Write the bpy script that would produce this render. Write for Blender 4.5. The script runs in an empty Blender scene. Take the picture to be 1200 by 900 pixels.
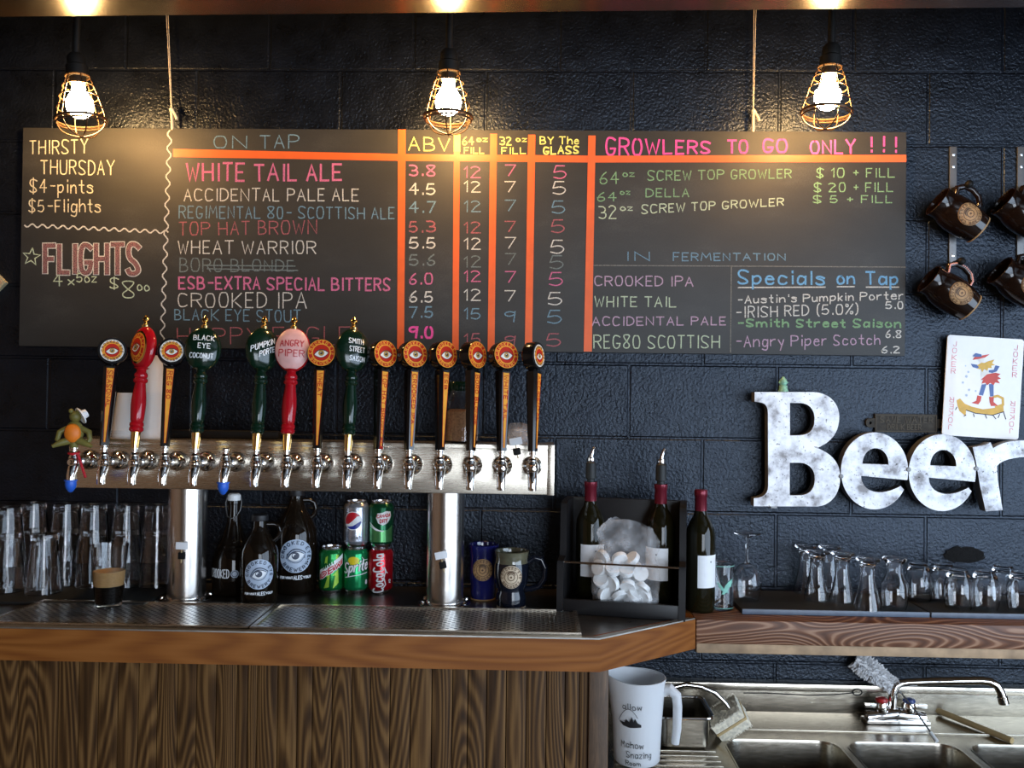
import bpy, bmesh, math, random
from mathutils import Vector, Matrix, Euler
from mathutils.geometry import tessellate_polygon
random.seed(7)
S = bpy.context.scene
COL = S.collection
PI = math.pi

# ------------------------------------------------------------------ camera, world, light
CAM = Vector((0.0, -2.375, 1.6))
YAW, PITCH, ROLL, FPX = 0.02416, 0.01273, 0.01244, 1005.0
CR = Matrix.Rotation(YAW, 3, 'Z') @ Matrix.Rotation(PI/2 + PITCH, 3, 'X') @ Matrix.Rotation(ROLL, 3, 'Z')
cd = bpy.data.cameras.new('camera')
cd.sensor_width = 36.0
cd.lens = FPX/1200*36
cd.clip_start = 0.02
co = bpy.data.objects.new('camera', cd)
COL.objects.link(co)
co.matrix_world = Matrix.Translation(CAM) @ CR.to_4x4()
S.camera = co
S.view_settings.view_transform = 'Standard'
S.view_settings.look = 'None'
S.view_settings.gamma = 1
S.view_settings.use_curve_mapping = False
S.view_settings.exposure = 0.0

W = bpy.data.worlds.new('daylight'); S.world = W
W.use_nodes = True
W.node_tree.nodes['Background'].inputs[0].default_value = (0.55, 0.72, 1.0, 1)
W.node_tree.nodes['Background'].inputs[1].default_value = 1.5


def area(name, loc, rot, sx, sy, power, col):
    l = bpy.data.lights.new(name, 'AREA')
    l.shape = 'RECTANGLE'; l.size = sx; l.size_y = sy
    l.energy = power; l.color = col
    o = bpy.data.objects.new(name, l); COL.objects.link(o)
    o.location = loc; o.rotation_euler = rot
    return o


# daylight entering through the window in the right wall and the shop window behind the camera
area('daylight_right', (2.66, -3.1, 1.40), (0, PI/2, 0), 1.8, 4.1, 125, (0.66, 0.81, 1.0))
area('daylight_front', (1.55, -5.56, 1.25), (PI/2, 0, 0), 2.0, 1.9, 105, (0.80, 0.89, 1.0))
BULB_STRENGTH = 310.0

# ------------------------------------------------------------------ pixel rays of the photograph -> points of the place
def ray(px, py):
    return CR @ Vector(((px-600)/FPX, (450-py)/FPX, -1.0))
def onY(px, py, Y):
    d = ray(px, py); return CAM + d*((Y-CAM.y)/d.y)
def onZ(px, py, Z):
    d = ray(px, py); return CAM + d*((Z-CAM.z)/d.z)
ZC = 1.067           # counter top
ZS = 0.75            # sink deck

# ------------------------------------------------------------------ materials
def nodes(name):
    m = bpy.data.materials.new(name); m.use_nodes = True
    nt = m.node_tree
    return m, nt, nt.nodes['Principled BSDF']
def setp(b, **k):
    names = dict(col='Base Color', rough='Roughness', metal='Metallic', trans='Transmission Weight', ior='IOR', alpha='Alpha',
                 spec='Specular IOR Level', coat='Coat Weight', coatr='Coat Roughness', aniso='Anisotropic')
    for a, v in k.items():
        if a == 'col' and len(v) == 3: v = (*v, 1)
        b.inputs[names[a]].default_value = v
def N(nt, t, **k):
    n = nt.nodes.new(t)
    for a, v in k.items():
        if a.startswith('i_'): n.inputs[a[2:].replace('_', ' ')].default_value = v
        else: setattr(n, a, v)
    return n
def ramp(nt, fac, stops):
    r = nt.nodes.new('ShaderNodeValToRGB')
    e = r.color_ramp.elements
    while len(e) < len(stops): e.new(0.5)
    for i, (p, c) in enumerate(stops):
        e[i].position = p; e[i].color = (*c, 1) if len(c) == 3 else c
    nt.links.new(fac, r.inputs[0])
    return r.outputs[0]
def coords(nt, scale=(1, 1, 1), rot=(0, 0, 0)):
    tc = nt.nodes.new('ShaderNodeTexCoord'); mp = nt.nodes.new('ShaderNodeMapping')
    mp.inputs['Scale'].default_value = scale; mp.inputs['Rotation'].default_value = rot
    nt.links.new(tc.outputs['Object'], mp.inputs[0]); return mp.outputs[0]
def noise(nt, vec, scale, detail=3, rough=.55):
    n = N(nt, 'ShaderNodeTexNoise'); n.inputs['Scale'].default_value = scale
    n.inputs['Detail'].default_value = detail; n.inputs['Roughness'].default_value = rough
    nt.links.new(vec, n.inputs['Vector']); return n.outputs['Fac']
def bump(nt, b, h, dist, strength=1.0):
    n = N(nt, 'ShaderNodeBump'); n.inputs['Strength'].default_value = strength; n.inputs['Distance'].default_value = dist
    nt.links.new(h, n.inputs['Height']); nt.links.new(n.outputs[0], b.inputs['Normal'])
def plain(name, col, rough=.5, metal=0.0, var=.12, vscale=40, **k):
    m, nt, b = nodes(name)
    setp(b, rough=rough, metal=metal, **k)
    f = noise(nt, coords(nt), vscale)
    a = tuple(c*(1-var) for c in col); z = tuple(min(1, c*(1+var)) for c in col)
    nt.links.new(ramp(nt, f, [(.3, a), (.7, z)]), b.inputs['Base Color'])
    return m
def wood(name, dark, mid, light, rough=.35, stretch=(1, 14, 14), scale=6, dist=3.0, coat=0.0, bandscale=4.0, bmp=.0006, bdir='Y', mixn=.45, st=(.2, .5, .8)):
    m, nt, b = nodes(name)
    v = coords(nt, stretch)
    w = N(nt, 'ShaderNodeTexWave', wave_type='BANDS', bands_direction=bdir); w.inputs['Scale'].default_value = bandscale
    w.inputs['Distortion'].default_value = dist*3; w.inputs['Detail'].default_value = 3; w.inputs['Detail Scale'].default_value = .8
    nt.links.new(v, w.inputs['Vector'])
    f2 = noise(nt, v, scale*6, 4, .65)
    mx = N(nt, 'ShaderNodeMix'); mx.data_type = 'FLOAT'; mx.inputs[0].default_value = mixn
    nt.links.new(w.outputs['Fac'], mx.inputs[2]); nt.links.new(f2, mx.inputs[3])
    nt.links.new(ramp(nt, mx.outputs[0], [(st[0], dark), (st[1], mid), (st[2], light)]), b.inputs['Base Color'])
    setp(b, rough=rough, coat=coat, coatr=.15)
    bump(nt, b, mx.outputs[0], bmp)
    return m
def contour_wood(name, stretch, freq, dark, mid, light, rough=.35, st=(.1, .5, .95), fine=.3, fstretch=(1, 1, 1), rot=(0, 0, 0), spec=.5):
    m, nt, b = nodes(name)
    n = noise(nt, coords(nt, stretch, rot), 1.0, 1.5, .35)
    k = N(nt, 'ShaderNodeMath', operation='MULTIPLY'); k.inputs[1].default_value = freq; nt.links.new(n, k.inputs[0])
    s_ = N(nt, 'ShaderNodeMath', operation='SINE'); nt.links.new(k.outputs[0], s_.inputs[0])
    r_ = N(nt, 'ShaderNodeMapRange'); r_.inputs[1].default_value = -1; nt.links.new(s_.outputs[0], r_.inputs[0])
    f = noise(nt, coords(nt, fstretch, rot), 1.0, 4, .65)
    mx = N(nt, 'ShaderNodeMix'); mx.data_type = 'FLOAT'; mx.inputs[0].default_value = fine
    nt.links.new(r_.outputs[0], mx.inputs[2]); nt.links.new(f, mx.inputs[3])
    nt.links.new(ramp(nt, mx.outputs[0], [(st[0], dark), (st[1], mid), (st[2], light)]), b.inputs['Base Color'])
    setp(b, rough=rough, spec=spec); bump(nt, b, mx.outputs[0], .0004)
    return m
def glass(name, col=(1, 1, 1), rough=0.0, ior=1.45):
    m, nt, b = nodes(name); setp(b, col=col, rough=rough, trans=1.0, ior=ior); return m

def wall_paint():
    m, nt, b = nodes('black_block_paint')
    tc = N(nt, 'ShaderNodeTexCoord'); sp = N(nt, 'ShaderNodeSeparateXYZ'); cb = N(nt, 'ShaderNodeCombineXYZ')
    nt.links.new(tc.outputs['Object'], sp.inputs[0])
    xj = onY(737, 470, 0).x
    ax = N(nt, 'ShaderNodeMath', operation='ADD'); ax.inputs[1].default_value = -xj - .203 + .406*20
    az = N(nt, 'ShaderNodeMath', operation='ADD'); az.inputs[1].default_value = -onY(737, 513, 0).z + .2032*20
    nt.links.new(sp.outputs[0], ax.inputs[0]); nt.links.new(sp.outputs[2], az.inputs[0])
    nt.links.new(ax.outputs[0], cb.inputs[0]); nt.links.new(az.outputs[0], cb.inputs[1])
    br = N(nt, 'ShaderNodeTexBrick')
    br.inputs['Scale'].default_value = 1; br.inputs['Mortar Size'].default_value = .0055
    br.inputs['Mortar Smooth'].default_value = .6
    br.inputs['Brick Width'].default_value = .406; br.inputs['Row Height'].default_value = .2032
    nt.links.new(cb.outputs[0], br.inputs['Vector'])
    n1 = noise(nt, tc.outputs['Object'], 125, 3, .55)
    n2 = noise(nt, tc.outputs['Object'], 14, 3)
    s = N(nt, 'ShaderNodeMath', operation='MULTIPLY'); s.inputs[1].default_value = -1.1
    nt.links.new(br.outputs['Fac'], s.inputs[0])
    a = N(nt, 'ShaderNodeMath', operation='ADD'); nt.links.new(s.outputs[0], a.inputs[0]); nt.links.new(n1, a.inputs[1])
    a2 = N(nt, 'ShaderNodeMath', operation='ADD'); nt.links.new(a.outputs[0], a2.inputs[0]); nt.links.new(n2, a2.inputs[1])
    bump(nt, b, a2.outputs[0], .0027, 1.0)
    nt.links.new(ramp(nt, n2, [(.35, (.0025, .0032, .005)), (.65, (.0045, .0062, .0105))]), b.inputs['Base Color'])
    rr = N(nt, 'ShaderNodeMapRange'); rr.inputs[3].default_value = .22; rr.inputs[4].default_value = .36
    b.inputs['Specular Tint'].default_value = (.70, .82, 1.0, 1); setp(b, spec=.42)
    nt.links.new(n2, rr.inputs[0]); nt.links.new(rr.outputs[0], b.inputs['Roughness'])
    return m
def board_paint():
    m, nt, b = nodes('chalkboard_paint')
    v = coords(nt, (1, 1, 2.2), (0, .25, 0))
    f = noise(nt, v, 3.2, 5, .6); g = noise(nt, coords(nt), 260, 2)
    mx = N(nt, 'ShaderNodeMix'); mx.data_type = 'FLOAT'; mx.inputs[0].default_value = .25
    nt.links.new(f, mx.inputs[2]); nt.links.new(g, mx.inputs[3])
    nt.links.new(ramp(nt, mx.outputs[0], [(.38, (.029, .029, .027)), (.55, (.036, .036, .034)), (.72, (.060, .059, .055))]), b.inputs['Base Color'])
    setp(b, rough=.55, spec=.35)
    return m
def chalk(name, col, cover=.5):
    m, nt, b = nodes(name)
    g = noise(nt, coords(nt), 420, 2, .7)
    nt.links.new(ramp(nt, g, [(cover-.16, (.036, .036, .034)), (cover+.06, col)]), b.inputs['Base Color'])
    setp(b, rough=.9, spec=.1)
    return m
def perforated():
    m, nt, b = nodes('perforated_steel')
    tc = N(nt, 'ShaderNodeTexCoord')
    vo = N(nt, 'ShaderNodeMapping'); vo.inputs['Scale'].default_value = (72, 72, 72); vo.inputs['Rotation'].default_value = (0, 0, PI/4)
    nt.links.new(tc.outputs['Object'], vo.inputs[0])
    sp = N(nt, 'ShaderNodeSeparateXYZ'); nt.links.new(vo.outputs[0], sp.inputs[0])
    outs = []
    for i in (0, 1):
        f = N(nt, 'ShaderNodeMath', operation='FRACT'); nt.links.new(sp.outputs[i], f.inputs[0])
        g = N(nt, 'ShaderNodeMath', operation='SUBTRACT'); g.inputs[1].default_value = .5; nt.links.new(f.outputs[0], g.inputs[0])
        h = N(nt, 'ShaderNodeMath', operation='POWER'); h.inputs[1].default_value = 2; nt.links.new(g.outputs[0], h.inputs[0])
        outs.append(h.outputs[0])
    a = N(nt, 'ShaderNodeMath', operation='ADD'); nt.links.new(outs[0], a.inputs[0]); nt.links.new(outs[1], a.inputs[1])
    q = N(nt, 'ShaderNodeMath', operation='SQRT'); nt.links.new(a.outputs[0], q.inputs[0])
    st = N(nt, 'ShaderNodeMapRange'); st.inputs[1].default_value = .27; st.inputs[2].default_value = .33
    nt.links.new(q.outputs[0], st.inputs[0])
    nt.links.new(ramp(nt, st.outputs[0], [(.2, (.012, .012, .012)), (.8, (.62, .61, .58))]), b.inputs['Base Color'])
    nt.links.new(st.outputs[0], b.inputs['Metallic'])
    setp(b, rough=.3)
    bump(nt, b, st.outputs[0], .002)
    return m
def brushed(name, col, rough=.28, stretch=(2, 60, 60), var=.1):
    m, nt, b = nodes(name)
    f = noise(nt, coords(nt, stretch), 12, 3)
    a = tuple(c*(1-var) for c in col)
    nt.links.new(ramp(nt, f, [(.3, a), (.7, col)]), b.inputs['Base Color'])
    rr = N(nt, 'ShaderNodeMapRange'); rr.inputs[3].default_value = rough*.8; rr.inputs[4].default_value = rough*1.25
    nt.links.new(f, rr.inputs[0]); nt.links.new(rr.outputs[0], b.inputs['Roughness'])
    setp(b, metal=1.0)
    return m
def galvanized():
    m, nt, b = nodes('mottled_zinc')
    f = noise(nt, coords(nt), 22, 5, .6); g = noise(nt, coords(nt), 120, 2)
    c1 = ramp(nt, f, [(.34, (.17, .16, .16)), (.47, (.46, .46, .48)), (.60, (.62, .62, .63))])
    sp = ramp(nt, g, [(.30, (.12, .10, .09)), (.36, (1, 1, 1))])
    mx = N(nt, 'ShaderNodeMix'); mx.data_type = 'RGBA'; mx.blend_type = 'MULTIPLY'; mx.inputs[0].default_value = .8
    nt.links.new(c1, mx.inputs[6]); nt.links.new(sp, mx.inputs[7]); nt.links.new(mx.outputs[2], b.inputs['Base Color'])
    setp(b, rough=.42, metal=.35)
    return m
def bulb_light():
    m, nt, b = nodes('lit_bulb')
    b.inputs['Emission Color'].default_value = (1.0, .56, .20, 1); b.inputs['Emission Strength'].default_value = BULB_STRENGTH
    return m
def clear_film():
    m, nt, b = nodes('clear_bag_plastic')
    f = noise(nt, coords(nt), 22, 3, .5)
    bump(nt, b, f, .012, 1)
    setp(b, col=(.85, .87, .9), rough=.22, spec=.8)
    nt.links.new(ramp(nt, f, [(.40, (.07, .07, .07)), (.52, (.16, .16, .16)), (.66, (.34, .34, .34))]), b.inputs['Alpha'])
    return m
def frosted(name, col, alpha, rough=.35):
    m, nt, b = nodes(name); setp(b, col=col, rough=rough, trans=alpha, ior=1.3); return m

M = {}
M['wall'] = wall_paint()
M['board'] = board_paint()
M['ceiling'] = plain('dark_ceiling_paint', (.012, .010, .008), .6)
M['soffit'] = plain('dark_varnished_board', (.010, .006, .003), .24, var=.4, vscale=4, spec=.7)
M['room'] = plain('brown_panel_paint', (.26, .135, .06), .6)
M['floor'] = wood('dark_floor_boards', (.03, .02, .012), (.06, .04, .025), (.1, .065, .04))
M['frame'] = plain('dark_window_frame', (.05, .04, .03), .5)
M['steel'] = brushed('brushed_steel', (.74, .67, .56), .26)
M['steelv'] = brushed('brushed_steel_column', (.68, .64, .60), .24, (60, 60, 2))
M['counter'] = brushed('worn_steel_sheet', (.26, .23, .20), .3, (3, 8, 8), .4)
M['sink'] = brushed('sink_steel', (.44, .40, .33), .24, (3, 14, 14), .25)
M['chrome'] = plain('chrome', (.82, .80, .78), .06, 1.0, var=.03)
M['gold'] = plain('brass_plate', (.85, .58, .22), .15, 1.0, var=.05)
M['perf'] = perforated()
M['zinc'] = galvanized()
M['zincside'] = plain('dull_zinc_edge', (.22, .22, .22), .5, .6)
M['oak'] = contour_wood('varnished_edge_wood', (.7, .7, 7), 150, (.14, .040, .007), (.215, .070, .012), (.265, .095, .020), .5, (.1, .5, .9), .6, (5, 5, 130), spec=.15)
M['bead'] = contour_wood('stained_fir_plywood', (8, 7, .8), 260, (.026, .011, .0035), (.088, .041, .0125), (.215, .112, .037), .55, (.22, .5, .80), .66, (150, 60, 4), spec=.2)
M['post'] = wood('stained_post_wood', (.06, .03, .012), (.15, .08, .035), (.26, .15, .07), .5, (14, 14, 1.2), 5, 1.5)
M['shelfw'] = contour_wood('figured_shelf_wood', (2.2, 5, 9), 210, (.095, .036, .017), (.19, .080, .040), (.40, .23, .14), .42, (.1, .68, .97), .22, (6, 90, 120), (0, .25, 0), spec=.35)
M['raw'] = plain('raw_sawn_wood', (.40, .27, .16), .7, var=.35, vscale=18)
M['black'] = plain('gloss_black_lacquer', (.006, .005, .005), .12)
M['blackw'] = plain('black_painted_wood', (.007, .007, .008), .4)
M['rubber'] = plain('black_rubber', (.010, .012, .012), .6)
M['bluegrey'] = plain('grey_mat_edge', (.11, .14, .19), .4)
M['edging'] = plain('worn_aluminium_edging', (.34, .32, .28), .35, .9)
M['iron'] = plain('black_iron', (.004, .0038, .0035), .6, spec=.25)
M['wire'] = plain('bronzed_wire', (.06, .035, .018), .35, .6)
M['bulb'] = bulb_light()
M['cord'] = plain('pale_twine', (.55, .47, .36), .8)
M['tape'] = plain('orange_tape', (.68, .115, .022), .45, var=.06)
M['tape_glare'] = plain('orange_tape_lamp_glare', (.85, .62, .05), .45)  # glare of the lamp on the orange tape, put into the colour
M['red'] = plain('red_lacquer', (.42, .006, .012), .14, var=.06)
M['green'] = plain('bottle_green_lacquer', (.004, .018, .009), .14)
M['pink'] = plain('faded_pink_paint', (.78, .42, .38), .35)
M['bred'] = plain('badge_red', (.50, .018, .006), .6, spec=.2)
M['byel'] = plain('badge_yellow', (.85, .36, .035), .6, spec=.2)
M['bdark'] = plain('badge_dark_print', (.10, .016, .008), .5)
M['bwhite'] = plain('badge_white', (.80, .76, .68), .4)
M['biris'] = plain('badge_iris', (.42, .24, .04), .4)
M['ink'] = plain('black_ink', (.01, .01, .012), .5)
M['gblue'] = plain('pale_blue_label', (.42, .50, .62), .4)
M['gnavy'] = plain('navy_label_ink', (.02, .035, .07), .4)
M['gwhite'] = plain('white_label_ink', (.78, .81, .84), .4)
M['tan'] = plain('stoneware_tan', (.42, .24, .10), .6, var=.25, vscale=200)
M['cream'] = plain('pale_stoneware', (.60, .48, .33), .5, var=.15, vscale=200)
M['tand'] = plain('stoneware_tan_shade', (.09, .045, .018), .6)
M['glazeb'] = plain('brown_black_glaze', (.012, .006, .004), .12, var=.5, vscale=12)
M['glazen'] = plain('cobalt_glaze', (.012, .014, .10), .1, coat=.6, var=.3, vscale=12)
M['glazeg'] = plain('grey_olive_glaze', (.10, .095, .06), .12, coat=.6, var=.4, vscale=25)
M['glazek'] = plain('ink_blue_glaze', (.006, .008, .015), .1)
M['glass'] = glass('clear_glass')
M['bottle'] = glass('amber_black_glass', (.05, .025, .01))
M['growl'] = plain('dark_amber_bottle_glass', (.008, .005, .003), .06, spec=.35)
M['wineg'] = plain('dark_olive_bottle_glass', (.009, .008, .003), .06, spec=.35)
M['foil'] = plain('burgundy_foil', (.17, .012, .025), .3, .4)
M['paper'] = plain('white_label_paper', (.82, .83, .84), .6, var=.03)
M['white'] = plain('white_plastic', (.80, .81, .80), .35, var=.04)
M['film'] = clear_film()
M['cup'] = frosted('translucent_cup_plastic', (.82, .79, .75), .12)
M['pitcher'] = frosted('frosted_jug_plastic', (.86, .88, .90), .35, .4)
M['stout'] = plain('black_stout', (.004, .002, .001), .5, spec=.05)
M['foam'] = plain('tan_foam', (.52, .32, .13), .8, vscale=300)
M['brown'] = plain('brown_grounds', (.34, .18, .085), .9, vscale=200, var=.3)
M['alu'] = plain('can_aluminium', (.72, .72, .74), .22, 1.0, var=.04)
M['cangreen'] = plain('can_green', (.010, .20, .045), .22, .6)
M['canlime'] = plain('can_lime', (.38, .62, .06), .3, .3)
M['cansprite'] = plain('can_bright_green', (.012, .30, .10), .22, .6)
M['canred'] = plain('can_red', (.48, .006, .016), .22, .5)
M['cansilver'] = plain('can_silver', (.50, .53, .60), .25, .8)
M['candark'] = plain('can_deep_green', (.006, .09, .035), .22, .6)
M['canpale'] = plain('can_pale_green', (.10, .34, .12), .25, .6)
M['prred'] = plain('print_red', (.50, .01, .02), .3)
M['prblue'] = plain('print_blue', (.015, .03, .25), .3)
M['pryel'] = plain('print_yellow', (.80, .62, .02), .3)
M['prwhite'] = plain('print_white', (.82, .83, .83), .3)
M['mint'] = plain('mint_print', (.20, .52, .42), .4)
M['jade'] = plain('pale_jade_resin', (.24, .48, .33), .5, var=.35, vscale=150)
M['plaque'] = plain('rusty_bronze', (.03, .024, .016), .7, .2, var=.4, vscale=90)
M['plaqueh'] = plain('worn_bronze_relief', (.055, .042, .026), .6, .3)
M['card'] = plain('card_stock', (.80, .77, .74), .22, var=.02, coat=.4)
M['cardred'] = plain('card_red_print', (.72, .22, .24), .4)
M['jred'] = plain('jester_red', (.62, .05, .03), .5)
M['jblue'] = plain('jester_blue', (.07, .14, .36), .5)
M['jyel'] = plain('jester_yellow', (.72, .42, .05), .5)
M['strap'] = plain('grey_steel_strap', (.16, .16, .16), .5, .7)
M['bristle'] = plain('cream_bristles', (.74, .68, .54), .8, var=.3, vscale=120)
M['wbristle'] = plain('white_bristles', (.86, .87, .89), .8, var=.25, vscale=160)
M['dowel'] = plain('pale_dowel_wood', (.50, .36, .17), .6)
M['kred'] = plain('red_index_button', (.40, .02, .02), .3)
M['kblue'] = plain('blue_index_button', (.02, .04, .16), .3)
M['capblue'] = plain('blue_plastic', (.02, .12, .60), .4)
M['olive'] = plain('olive_rubber', (.16, .14, .03), .5)
M['orange'] = plain('orange_rubber', (.80, .20, .01), .5)
def rough_patch():
    m, nt, b = nodes('rough_black_filler'); setp(b, col=(.006, .006, .006), rough=.4)
    bump(nt, b, noise(nt, coords(nt), 130, 6, .75), .008); return m
M['patch'] = rough_patch()
M['sign'] = plain('tan_sign_board', (.42, .36, .22), .6)

CH = {
    'white': chalk('chalk_white', (.62, .62, .58), .46), 'cream': chalk('chalk_cream', (.66, .60, .42), .46),
    'pink': chalk('chalk_pink', (.58, .16, .30), .45), 'hot': chalk('chalk_hot_pink', (.78, .10, .36), .42),
    'blue': chalk('chalk_blue', (.17, .30, .40), .47), 'sky': chalk('chalk_sky_blue', (.16, .38, .62), .44),
    'red': chalk('chalk_dusty_red', (.40, .13, .15), .48), 'grey': chalk('chalk_grey', (.18, .22, .22), .48),
    'yellow': chalk('chalk_yellow', (.78, .72, .20), .42), 'green': chalk('chalk_green', (.22, .40, .22), .47),
    'lilac': chalk('chalk_lilac', (.48, .34, .46), .45), 'mint': chalk('chalk_pale_green', (.48, .58, .42), .45),
    'rose': chalk('chalk_rose', (.30, .14, .14), .52), 'faint': chalk('chalk_faint', (.22, .22, .20), .5),
}

# ------------------------------------------------------------------ mesh builder
class MB:
    def __init__(s, m=None, T=None):
        s.v = []; s.f = []; s.mi = []; s.mats = []; s.T = T; s.cur = 0; s.k = 0.0
        s.use(m if m is not None else 'white')
    def use(s, m):
        m = M[m] if isinstance(m, str) else m
        if m not in s.mats: s.mats.append(m)
        s.cur = s.mats.index(m); return s
    def add(s, vs, fs, T=None):
        T = T if T is not None else s.T
        o = len(s.v)
        s.v += [(T @ Vector(p)) if T is not None else Vector(p) for p in vs]
        for f in fs:
            s.f.append([i+o for i in f]); s.mi.append(s.cur)
        return s
    def box(s, x0, x1, y0, y1, z0, z1, bev=0.0, T=None):
        bm = bmesh.new()
        bmesh.ops.create_cube(bm, size=1)
        for v in bm.verts:
            v.co = Vector(((x0+x1)/2+v.co.x*(x1-x0), (y0+y1)/2+v.co.y*(y1-y0), (z0+z1)/2+v.co.z*(z1-z0)))
        if bev > 0:
            bmesh.ops.bevel(bm, geom=bm.edges[:], offset=bev, segments=2, affect='EDGES', profile=.6)
        bm.verts.index_update()
        s.add([v.co.copy() for v in bm.verts], [[v.index for v in f.verts] for f in bm.faces], T)
        bm.free(); return s
    def lathe(s, prof, n=32, T=None, close=False):
        vs = []; fs = []; k = len(prof)
        for i in range(n):
            a = 2*PI*i/n
            for r, z in prof: vs.append((r*math.cos(a), r*math.sin(a), z))
        for i in range(n):
            j = (i+1) % n
            for q in range(k-1 if not close else k):
                w = (q+1) % k
                fs.append([i*k+q, j*k+q, j*k+w, i*k+w])
        if not close:
            if prof[0][0] > 1e-5: fs.append([i*k for i in range(n)][::-1])
            if prof[-1][0] > 1e-5: fs.append([i*k+k-1 for i in range(n)])
        return s.add(vs, fs, T)
    def tube(s, pts, r, n=10, T=None, closed=False):
        pts = [Vector(p) for p in pts]; m = len(pts)
        rs = r if isinstance(r, (list, tuple)) else [r]*m
        vs = []; fs = []; up = None
        for i, p in enumerate(pts):
            if closed: t = pts[(i+1) % m]-pts[i-1]
            else: t = pts[min(i+1, m-1)]-pts[max(i-1, 0)]
            t.normalize()
            if up is None:
                up = Vector((0, 0, 1)) if abs(t.z) < .9 else Vector((1, 0, 0))
            a = t.cross(up); a.normalize(); b = a.cross(t); b.normalize(); up = b
            for q in range(n):
                c = 2*PI*q/n
                vs.append(p+(a*math.cos(c)+b*math.sin(c))*rs[i])
        for i in range(m if closed else m-1):
            j = (i+1) % m
            for q in range(n):
                w = (q+1) % n
                fs.append([i*n+q, i*n+w, j*n+w, j*n+q])
        if not closed:
            fs.append(list(range(n))[::-1]); fs.append([(m-1)*n+q for q in range(n)])
        return s.add(vs, fs, T)
    def ball(s, c, r, n=16, T=None, sc=(1, 1, 1)):
        prof = [(r*math.sin(PI*i/n) if 0 < i < n else 0.0, -r*math.cos(PI*i/n)) for i in range(n+1)]
        TT = Matrix.Translation(Vector(c)) @ Matrix.Diagonal((*sc, 1))
        base = T if T is not None else s.T
        return s.lathe(prof, n+6, (base @ TT) if base is not None else TT)
    def poly(s, loops, mp, w=0.0, dense=None):
        """filled 2-D shape (outer loop, holes) placed by mp(u, v, w)"""
        ls = [[Vector((p[0], p[1], 0)) for p in l] for l in loops]
        tri = tessellate_polygon(ls); pts = [p for l in ls for p in l]
        if dense:
            bm = bmesh.new(); bv = [bm.verts.new(p) for p in pts]
            for t in tri:
                try: bm.faces.new([bv[i] for i in t])
                except ValueError: pass
            for _ in range(5):
                ed = [e for e in bm.edges if e.calc_length() > dense]
                if not ed: break
                bmesh.ops.subdivide_edges(bm, edges=ed, cuts=1); bmesh.ops.triangulate(bm, faces=bm.faces[:])
            bm.verts.index_update()
            pts = [v.co.copy() for v in bm.verts]; tri = [[v.index for v in f.verts] for f in bm.faces]; bm.free()
        return s.add([mp(p.x, p.y, w) for p in pts], [list(t) for t in tri])
    def solid(s, loops, mp, w0, w1, side=None):
        s.poly(loops, mp, w1); c = s.cur
        if side: s.use(side)
        s.poly(loops, mp, w0)
        for l in loops:
            n = len(l)
            vs = [mp(p[0], p[1], w0) for p in l]+[mp(p[0], p[1], w1) for p in l]
            s.add(vs, [[i, (i+1) % n, n+(i+1) % n, n+i] for i in range(n)])
        s.cur = c; return s
    def stroke(s, pts, hw, mp, w=0.0, closed=False, step=None):
        P = [Vector((p[0], p[1])) for p in pts]
        Q = [P[0]]
        for a in P[1:]+([P[0]] if closed else []):
            if (a-Q[-1]).length < 1e-7: continue
            if step:
                L = (a-Q[-1]).length; k = int(L/step)+1; b = Q[-1].copy()
                for i in range(1, k+1): Q.append(b.lerp(a, i/k))
            else: Q.append(a)
        m = len(Q)
        if m < 2: return s
        s.k += 1.2e-5; w = w+s.k
        vs = []
        for i in range(m):
            d0 = (Q[i]-Q[i-1]).normalized() if i > 0 else None
            d1 = (Q[i+1]-Q[i]).normalized() if i < m-1 else None
            if closed and i in (0, m-1):
                d0 = (Q[m-1]-Q[m-2]).normalized(); d1 = (Q[1]-Q[0]).normalized()
            d = (d0 or d1)+(d1 or d0)
            if d.length < .35: d = (d1 or d0)*1.0
            d.normalize(); nn = Vector((-d.y, d.x))
            c = max(.62, abs(d.dot(d1 or d0)))
            ext = Vector((0, 0))
            if not closed:
                if i == 0: ext = -d*hw*.6
                if i == m-1: ext = d*hw*.6
            for sg in (1, -1):
                q = Q[i]+ext+nn*(sg*hw/c); vs.append(mp(q.x, q.y, w))
        return s.add(vs, [[2*i, 2*i+1, 2*i+3, 2*i+2] for i in range(m-1)])
    def disc(s, u, v, ru, mp, w=0.0, rv=None, n=32, rings=3):
        rv = rv or ru
        vs = [mp(u, v, w)]; fs = []
        for k in range(1, rings+1):
            for i in range(n):
                a = 2*PI*i/n; vs.append(mp(u+ru*k/rings*math.cos(a), v+rv*k/rings*math.sin(a), w))
        for i in range(n):
            j = (i+1) % n; fs.append([0, 1+i, 1+j])
            for k in range(rings-1): fs.append([1+k*n+i, 1+(k+1)*n+i, 1+(k+1)*n+j, 1+k*n+j])
        return s.add(vs, fs)
    def ring(s, u, v, r0, r1, mp, w=0.0, n=40):
        vs = []
        for i in range(n):
            a = 2*PI*i/n
            for r in (r0, (r0+r1)/2, r1): vs.append(mp(u+r*math.cos(a), v+r*math.sin(a), w))
        fs = []
        for i in range(n):
            j = (i+1) % n
            for k in (0, 1): fs.append([i*3+k, i*3+k+1, j*3+k+1, j*3+k])
        return s.add(vs, fs)
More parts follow.
